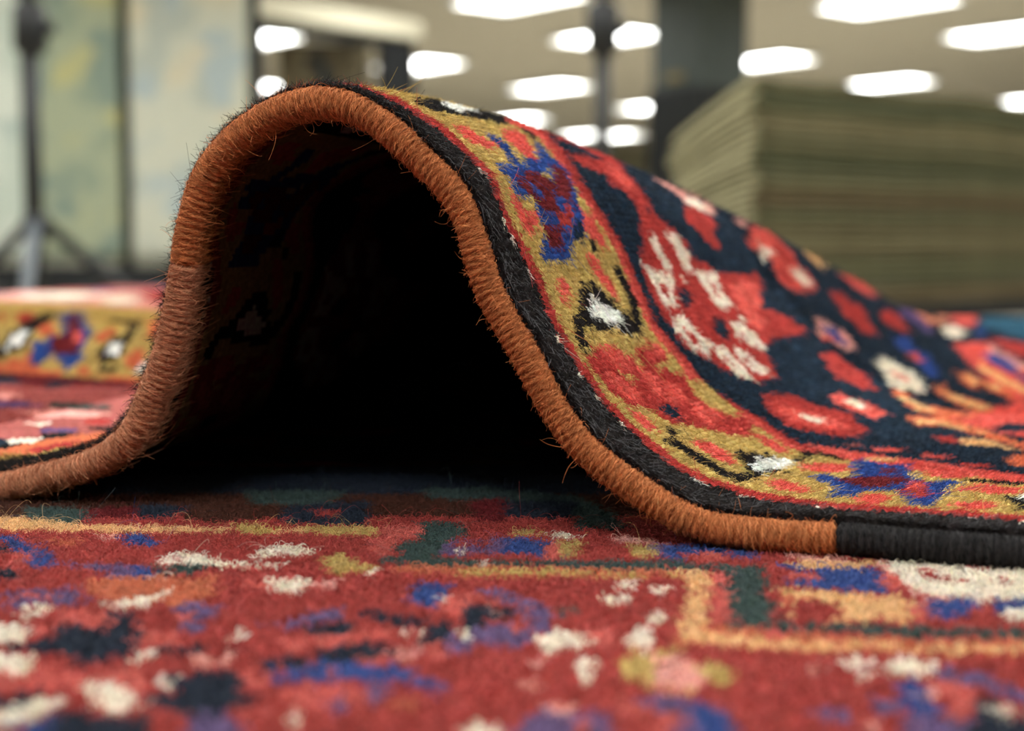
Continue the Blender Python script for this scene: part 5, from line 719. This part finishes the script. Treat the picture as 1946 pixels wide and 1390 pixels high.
def flat_fibres(name,xi,yi,per,length,rad,lay,curl,up=1.):
    xi=np.repeat(xi,per);yi=np.repeat(yi,per);n=len(xi)
    R=np.stack([LX[xi]+2*rng.random(n),LY[yi]+2*rng.random(n),np.full(n,-1.4)],-1)
    L=length*(.5+rng.random(n)); th=rng.random(n)*2*np.pi; k=np.linspace(0,1,5)
    sc=((np.sin(xi*12.9+yi*78.2)*43758.5)%1)*6.28
    h=np.stack([np.cos(th)*.6+.5*np.cos(sc),np.sin(th)*.6+.5*np.sin(sc),0*th],-1); cv=rng.normal(0,curl,(n,3)); cv[:,2]=np.abs(cv[:,2])*.5
    Pp=R[:,None]+h[:,None]*(L[:,None]*lay*k**1.3)[...,None]+cv[:,None]*(L[:,None]*np.sin(k*2.6))[...,None]
    Pp[...,2]+=(L*(1-lay*.55)*(up if up==1. else up*rng.exponential(1.,n)))[:,None]*np.sin(k*1.9)
    col=DL[yi,xi]*(1+rng.normal(0,.17,n))[:,None].clip(.5,1.8)
    fibres(name,Pp*MM-np.array(LOW.location),rad*MM*(.7+.6*rng.random(n)),col.clip(0,1),M_FIB,low_pile)
yi,xi=np.meshgrid(np.arange(NL),np.arange(NX),indexing='ij'); yk=LY[yi]+1; xk=np.abs(LX[xi]+1)
def pk(m): return xi[m],yi[m]
inside=xk<yk*.40+8
flat_fibres('wool_fibres',*pk(inside&(yk>335)&(yk<=470)),int(16*FD),2.3,.10,.75,.25)
flat_fibres('wool_fibres',*pk(inside&(yk>285)&(yk<=335)),int(11*FD),2.4,.15,.7,.25)
flat_fibres('wool_fibres',*pk(inside&(yk<=285)),int(7*FD),2.4,.22,.65,.2)
flat_fibres('wool_fibres',*pk(inside&(yk>350)&(yk<440)&(rng.random(yk.shape)<.6)),1,6.5,.034,.95,.33,.45)
# ---------------------------------------------------------------- room
FL=-.27; CE=2.30
def struct(o): o['kind']='structure'; return o
m_ceil=plain('off-white ceiling tile',CEILC,.95,.1); m_wall=plain('cream painted wall',(176,172,150),.9,.2,.06,1.); m_floor=plain('grey-beige carpet floor',FLOORC,.95,.05,.12,30.)
X0,X1,Y0,Y1=-9.,17.,-9.,34.
struct(MB().box(((X0+X1)/2,(Y0+Y1)/2,FL-.05),(X1-X0,Y1-Y0,.1)).build('floor',m_floor))
struct(MB().box(((X0+X1)/2,(Y0+Y1)/2,CE+.05),(X1-X0,Y1-Y0,.1)).build('ceiling',m_ceil))
hz=(CE+FL)/2;hh=CE-FL
struct(MB().box(((X0+X1)/2,Y1+.05,hz),(X1-X0,.1,hh)).build('wall_back',m_wall))
struct(MB().box(((X0+X1)/2,Y0-.05,hz),(X1-X0,.1,hh)).build('wall_front',m_wall))
struct(MB().box((X0-.05,(Y0+Y1)/2,hz),(.1,Y1-Y0,hh)).build('wall_left',m_wall))
struct(MB().box((X1+.05,(Y0+Y1)/2,hz),(.1,Y1-Y0,hh)).build('wall_right',m_wall))
m_dark=plain('dark painted timber',(24,26,29),.6,.3,.1,6.); m_plat=plain('grey platform board',(92,84,74),.7,.3,.1,8.)
pl=MB().box((0,.55,(FL-.008)/2),(2.5,2.0,-FL-.008),0,.01).build('display_platform',m_plat); struct(pl)
def px(x,d): return (x-973)/2700*d
def pz(y,d): return .078+(460-y)/2700*d
# ceiling lamps
m_lamp=lamp_mat('lit lamp diffuser',LAMP,(.985,1,.97)); m_lf=plain('white lamp frame',(215,213,205),.5,.4)
def lamp(x,y,label,first=[None]):
    LA=math.atan2(-.77,.64)
    if first[0] is None:
        r=empty('ceiling_light',(x,y,CE),LA); w,l,fr=LW,1.2,.03
        f=MB()
        for c,d in (((0,w/2-fr/2,-.03),(l,fr,.06)),((0,-w/2+fr/2,-.03),(l,fr,.06)),((l/2-fr/2,0,-.03),(fr,w-2*fr,.06)),((-l/2+fr/2,0,-.03),(fr,w-2*fr,.06))): f.box(c,d,0,.004)
        f.build('frame',m_lf,r); MB().box((0,0,-.022),(l-2*fr,w-2*fr,.01)).build('diffuser',m_lamp,r); first[0]=r
    else:
        s0=first[0]; r=s0.copy(); COLL.objects.link(r); r.location=(x,y,CE)
        for ch in list(s0.children): c=ch.copy(); COLL.objects.link(c); c.parent=r
    tag(r,label,'lamp','ceiling light panels'); return r
for x,y,lab in LAMPS: lamp(x,y,'lit rectangular ceiling light panel '+lab)
# lamps of the same ceiling above and behind the camera
for i,(x,y) in enumerate(OVERHEAD): lamp(x,y,'lit ceiling light panel over the rugs, out of the picture')
# rug rack with hanging pale rugs, left
def hung(x0,x1,d,z0,z1,m,label,cat='rug',rz=0,thick=.012,group=None,name='hanging_rug',wave=.012):
    w=x1-x0; r=empty(name,((x0+x1)/2,d,z0),rz); nx,nz=40,30
    X,Z=np.meshgrid(np.linspace(-w/2,w/2,nx),np.linspace(0,z1-z0,nz))
    yy=wave*np.sin(X/w*9+x0*7)*(1-.6*Z/(z1-z0))+.004*np.sin(X/w*31)
    fr=np.stack([X,yy-thick/2,Z],-1); bk=np.stack([X,yy+thick/2,Z],-1)
    V=np.concatenate([fr.reshape(-1,3),bk.reshape(-1,3)]); n=nx*nz; Fq=np.concatenate([gridfaces(nz,nx),gridfaces(nz,nx)[:,::-1]+n])
    e=[]
    for lst in ([(i,i+1) for i in range(nx-1)],[((nz-1)*nx+i+1,(nz-1)*nx+i) for i in range(nx-1)],[((i+1)*nx,i*nx) for i in range(nz-1)],[(i*nx+nx-1,(i+1)*nx+nx-1) for i in range(nz-1)]):
        e+=[(b_,a_,a_+n,b_+n) for a_,b_ in lst]
    npmesh('rug_field',V,np.concatenate([Fq,np.array(e)]),m,r)
    f=MB()
    for k in range(int(w/.018)):
        xx=-w/2+.009+k*.018; f.tube([(xx,wave*math.sin(xx/w*9+x0*7),.004),(xx+.003,wave*math.sin(xx/w*9+x0*7),-.045)],.0045,5)
    f.build('fringe',plain('pale fringe',(196,194,176),.9,.1),r)
    tag(r,label,cat,group); return r
mA=motif('faded grey-green rug',(180,190,180),[(164,176,170),(194,200,190)],2.5); mB=motif('faded sage rug',(150,157,134),[(134,145,128),(168,166,122),(122,136,126)],3.)
mC=motif('faded ivory rug',(184,186,172),[(166,172,164),(192,186,164),(160,172,174)],3.); mD=motif('brown patterned rug',(100,92,76),[(130,122,102),(64,64,64)],3.5)
D=9.; zb=pz(507,D)+.05; zt=2.02; g='pale rugs hanging on the rack'
hung(px(-190,D),px(50,D),D,zb,zt,mA,'pale grey-green rug hanging behind the tripod stand, cut by the left frame edge',group=g)
hung(px(74,D),px(234,D),D,zb,zt,mB,'sage green faded rug hanging on the rack just right of the tripod stand',group=g)
hung(px(257,D),px(478,D),D,zb,zt,mC,'ivory faded rug hanging on the rack behind the left shoulder of the arch',group=g)
rk=empty('rug_rack',(px(145,D),D+.15,FL)); tag(rk,'dark rug display rack with a black base behind the hanging pale rugs','rack')
wR=px(490,D)-px(-200,D)
MB().box((0,-.02,.098),(wR,.5,.196),0,.008).build('base',m_dark,rk)
MB().box((0,.06,2.33),(wR,.05,.06),0,.006).build('rail',m_dark,rk)
for sx in (-1,1): MB().box((sx*(wR/2-.03),.08,1.2),(.05,.05,2.4),0,.006).build('post',m_dark,rk)
MB().box((0,.085,1.25),(wR-.1,.02,2.1),0,.004).build('back_panel',plain('grey rack panel',(80,84,76),.8,.2),rk)
bk=[o for o in COLL.objects if o.name.startswith('hanging_rug')]
for o in bk:
    hz0=zt-o.location.z
    for sx in (-.15,.15): MB().tube([(sx,.0,hz0-.02),(sx,.02,hz0+.03),(sx,.17,hz0+.045)],.006,8).build('hanger',m_dark,o)
# dark display frame further back
A0=Vector((px(470,10.),10.,0)); A1=Vector((px(783,11.2),11.2,0)); mid_=(A0+A1)/2; ang=math.atan2(A1.y-A0.y,A1.x-A0.x); ln=(A1-A0).length
df=empty('display_frame',(mid_.x,mid_.y,FL),ang); tag(df,'tall dark display frame with a cream top board behind the arch','frame')
zl=pz(52,10.)-FL
MB().box((0,0,zl),(ln,.10,.07),0,.008).build('lintel',m_dark,df)
MB().box((0,-.02,zl+.115),(ln+.1,.16,.15),0,.01).build('top_board',plain('cream board',(196,190,168),.8,.2),df)
MB().box((ln/2-.15,0,zl/2-.018),(.31,.12,zl-.036),0,.008).build('post',m_dark,df)
MB().box((-ln/2+.08,0,zl/2-.018),(.12,.12,zl-.036),0,.008).build('post',m_dark,df)
hung(px(535,14.),px(705,14.),14.,FL+.1,pz(92,14.),mD,'brown patterned rug hanging inside the dark display frame',name='hanging_rug')
o=[o for o in COLL.objects if o.name.startswith('hanging_rug')][-1]
h=MB(); hz0=pz(92,14.)-o.location.z
h.tube([(-.5,0,hz0),(.5,0,hz0)],.012,10); h.build('hanging_rod',m_dark,o)
for sx in (-.45,.45): MB().tube([(sx,.0,hz0),(sx,.02,CE-o.location.z)],.003,6).build('wire',m_dark,o)
st=MB().box((0,-.012,hz0-.42),(.09,.01,.5),0,.003).build('blue_motif',plain('blue wool',(52,66,78),.9,.1),o)
# column
cx=px(1335,12.); colm=empty('column',(cx,12.35,FL),math.radians(40)); struct(colm); tag(colm,'square dark grey column behind the tall rug stack','column')
MB().box((0,0,(CE-FL)/2),(.58,.58,CE-FL),0,.012).build('shaft',plain('slate grey paint',(64,72,70),.6,.3,.08,4.),colm)
hw=pz(168,12.)-FL
MB().box((0,0,hw/2),(.63,.63,hw),0,.012).build('lower_cladding',plain('black cladding',(24,27,29),.5,.3),colm)
MB().box((-.296,.02,hw+.09),(.02,.2,.07),0,.004).build('brass_plate',plain('aged brass',(120,108,72),.5,.4),colm)
# tripod stands
m_st=plain('satin black stand tube',(20,22,25),.5,.4); m_leg=plain('grey stand leg',(88,96,104),.4,.5)
def stand(x,y,label,src=None):
    if src is not None:
        r=src.copy(); COLL.objects.link(r); r.location=(x,y,FL)
        for ch in list(src.children): c=ch.copy(); COLL.objects.link(c); c.parent=r
        tag(r,label,'stand','light stands'); return r
    r=empty('tripod_stand',(x,y,FL)); zj=pz(428,5.)-FL; zk=pz(62,5.)-FL
    MB().tube([(0,0,.12),(0,0,zk)],.028,18).build('pole',m_st,r,True); MB().tube([(0,0,zk-.02),(0,0,2.1)],.022,18).build('upper_pole',m_st,r,True)
    MB().tube([(0,0,zk-.09),(0,0,zk-.07),(0,0,zk+.07),(0,0,zk+.09)],[.036,.058,.058,.034],18).build('collar',m_st,r,True)
    MB().tube([(.03,0,zk),(.05,0,zk),(.052,0,zk),(.085,0,zk)],[.01,.01,.026,.022],14).build('knob',m_st,r,True)
    MB().tube([(0,0,zj-.05),(0,0,zj-.045),(0,0,zj+.035),(0,0,zj+.04)],[.032,.046,.046,.032],18).build('leg_collar',m_st,r,True)
    for (fx,fy),mm in (((.5,.12),m_st),((-.52,.22),m_st),((.1,-.5),m_leg)):
        n=Vector((fx,fy,0)).normalized()*.035
        l=MB().tube([(n.x,n.y,zj),(fx*.55,fy*.55,zj*.47),(fx,fy,.015)],[.022,.021,.018],10).build('leg',mm,r,True)
        MB().tube([(fx-.0,fy,.0),(fx,fy,.03)],.02,10).build('rubber_foot',m_st,l,True)
        MB().tube([(n.x*.6,n.y*.6,.14),(fx*.5,fy*.5,zj*.52)],.008,8).build('brace',m_st,r,True)
    tag(r,label,'stand','light stands'); return r
st1=stand(px(72,5.),5.,'black tripod light stand in front of the pale hanging rugs at left')
st2=stand(px(1143,5.),5.,'black light stand rising behind the middle of the arch, beside the ceiling lights',st1)
# tall stack of folded rugs, right
SD=math.radians(40); NB=30; pal=.075
H0=FL+pal; H1=pz(144,5.5); th=(H1-H0)/NB
corner=Vector((px(1428,5.5),5.5,0)); ex=Vector((math.cos(SD),math.sin(SD),0)); ey=Vector((-math.sin(SD),math.cos(SD),0))
WS=.42; cent=corner+ex*1.25+ey*(WS/2)
pt=empty('pallet',(cent.x,cent.y,FL),SD); tag(pt,'dark low pallet under the tall stack of folded rugs','pallet')
for k in range(3): MB().box((0,(k-1)*.16,pal-.011),(2.5,.13,.02),0,.003).build('deck_board',m_dark,pt)
for k in (-1,1): MB().box((0,k*.215,(pal-.022)/2),(2.3,.03,pal-.022),0,.003).build('side_board',m_dark,pt)
for k in (-1,0,1): MB().box((k*1.15,0,(pal-.022)/2),(.1,.46,pal-.022),0,.004).build('bearer',m_dark,pt)
ORD='topmost second third fourth fifth sixth seventh eighth ninth tenth eleventh twelfth thirteenth fourteenth fifteenth sixteenth seventeenth eighteenth nineteenth twentieth twenty-first twenty-second twenty-third twenty-fourth twenty-fifth twenty-sixth twenty-seventh twenty-eighth twenty-ninth'.split()
def sag(x,y,z):
    """the whole pile sinks towards its far edge; z measured from the pallet"""
    g=min(max((y+WS/2)/WS,0),1.1)
    return z*(1-.235*g**1.15)*(1+.006*math.sin(x*3.1+.6)+.004*math.sin(x*7.3))
m_lit_end=plain('pale end imitating light',(176,170,138),.95,.05,.12,14.)  # pale colour painted in for the stronger light on the left end
def folded(i):
    rg=random.Random(100+i); L=2.5+rg.uniform(-.03,.03); Wd=WS+rg.uniform(-.02,.02); z0=(NB-1-i)*th
    nx=46; prof=[]; hw_,hh_=Wd/2,th/2*.93
    for a in range(9): an=-math.pi/2+math.pi*a/8; prof.append((-(hw_-hh_)-hh_*math.cos(an),hh_*math.sin(an)))
    for a in range(9): an=math.pi/2-math.pi*a/8; prof.append(((hw_-hh_)*(a==8 or a==0 or 1)+hh_*math.cos(an),hh_*math.sin(an)))
    mid=[(-(hw_-hh_)+(hw_-hh_)*2*k/7,hh_) for k in range(1,7)]; bot=[((hw_-hh_)-(hw_-hh_)*2*k/7,-hh_) for k in range(1,7)]
    prof=prof[:9]+mid+prof[9:]+bot
    n=len(prof); v=[];f=[]
    xs=[-L/2+L*k/(nx-1) for k in range(nx)]
    ph=rg.uniform(0,6); am=rg.uniform(.002,.006); ox,oy=rg.uniform(-.012,.012),rg.uniform(-.008,.008)
    for k,x in enumerate(xs):
        sc=1-.5*max(0,1-(x+L/2)/.012)-.5*max(0,1-(L/2-x)/.012)
        for y,z in prof:
            yy=y+oy+am*math.sin(x*7+ph*2)
            v.append((x+ox,yy,sag(x,yy,z0+th/2+z*sc)-z0))
    for k in range(nx-1):
        for a in range(n): b_=(a+1)%n; f.append((k*n+a,k*n+b_,(k+1)*n+b_,(k+1)*n+a))
    f.append(tuple(range(n))); f.append(tuple(range((nx-1)*n,nx*n))[::-1])
    c=[(104,100,76),(86,86,66),(112,105,80),(92,84,64),(80,82,62),(100,90,70)][rg.randrange(6)]
    if i in (14,15): c=(96,86,66)
    me=bpy.data.meshes.new('folded_rug'); me.from_pydata(v,[],f); me.polygons.foreach_set('use_smooth',[True]*len(f)); me.update()
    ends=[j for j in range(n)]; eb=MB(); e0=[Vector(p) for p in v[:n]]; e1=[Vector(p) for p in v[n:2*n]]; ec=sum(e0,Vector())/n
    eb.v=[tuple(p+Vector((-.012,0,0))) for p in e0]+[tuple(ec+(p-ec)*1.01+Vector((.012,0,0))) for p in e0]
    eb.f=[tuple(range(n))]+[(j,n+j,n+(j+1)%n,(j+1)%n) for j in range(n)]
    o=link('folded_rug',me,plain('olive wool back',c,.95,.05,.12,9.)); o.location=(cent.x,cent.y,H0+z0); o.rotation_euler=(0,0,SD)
    pe=eb.build('lit_end',m_lit_end,o); pe['label']='pale left end, coloured as if lit'
    w=ORD[i] if i<29 else 'lowest'
    tag(o,('topmost olive-grey folded rug' if i==0 else 'olive-grey folded rug, %s'%w+(' from the top' if i<29 else ''))+' of the tall stack at right','rug','folded rugs in the tall stack')
for i in range(NB): folded(i)
# ---------------------------------------------------------------- camera, world, colour
cam=bpy.data.cameras.new('camera'); co=bpy.data.objects.new('camera',cam); COLL.objects.link(co)
co.location=(0,0,H*MM); co.rotation_euler=(math.pi/2-TH,0,0)
cam.sensor_fit='HORIZONTAL'; cam.sensor_width=36.; cam.lens=F/1946*36.; cam.clip_start=.02; cam.clip_end=80
cam.shift_x=0; cam.shift_y=0
cam.dof.use_dof=True; cam.dof.focus_distance=FOCUS; cam.dof.aperture_fstop=cam.lens/APERT
SCN.camera=co
w=bpy.data.worlds.new('room air'); SCN.world=w; w.use_nodes=True; w.node_tree.nodes['Background'].inputs[0].default_value=(.9,.95,1,1); w.node_tree.nodes['Background'].inputs[1].default_value=.02
vs=SCN.view_settings; vs.view_transform='Standard'; vs.look='None'; vs.gamma=1; vs.use_curve_mapping=False; vs.exposure=EXPO
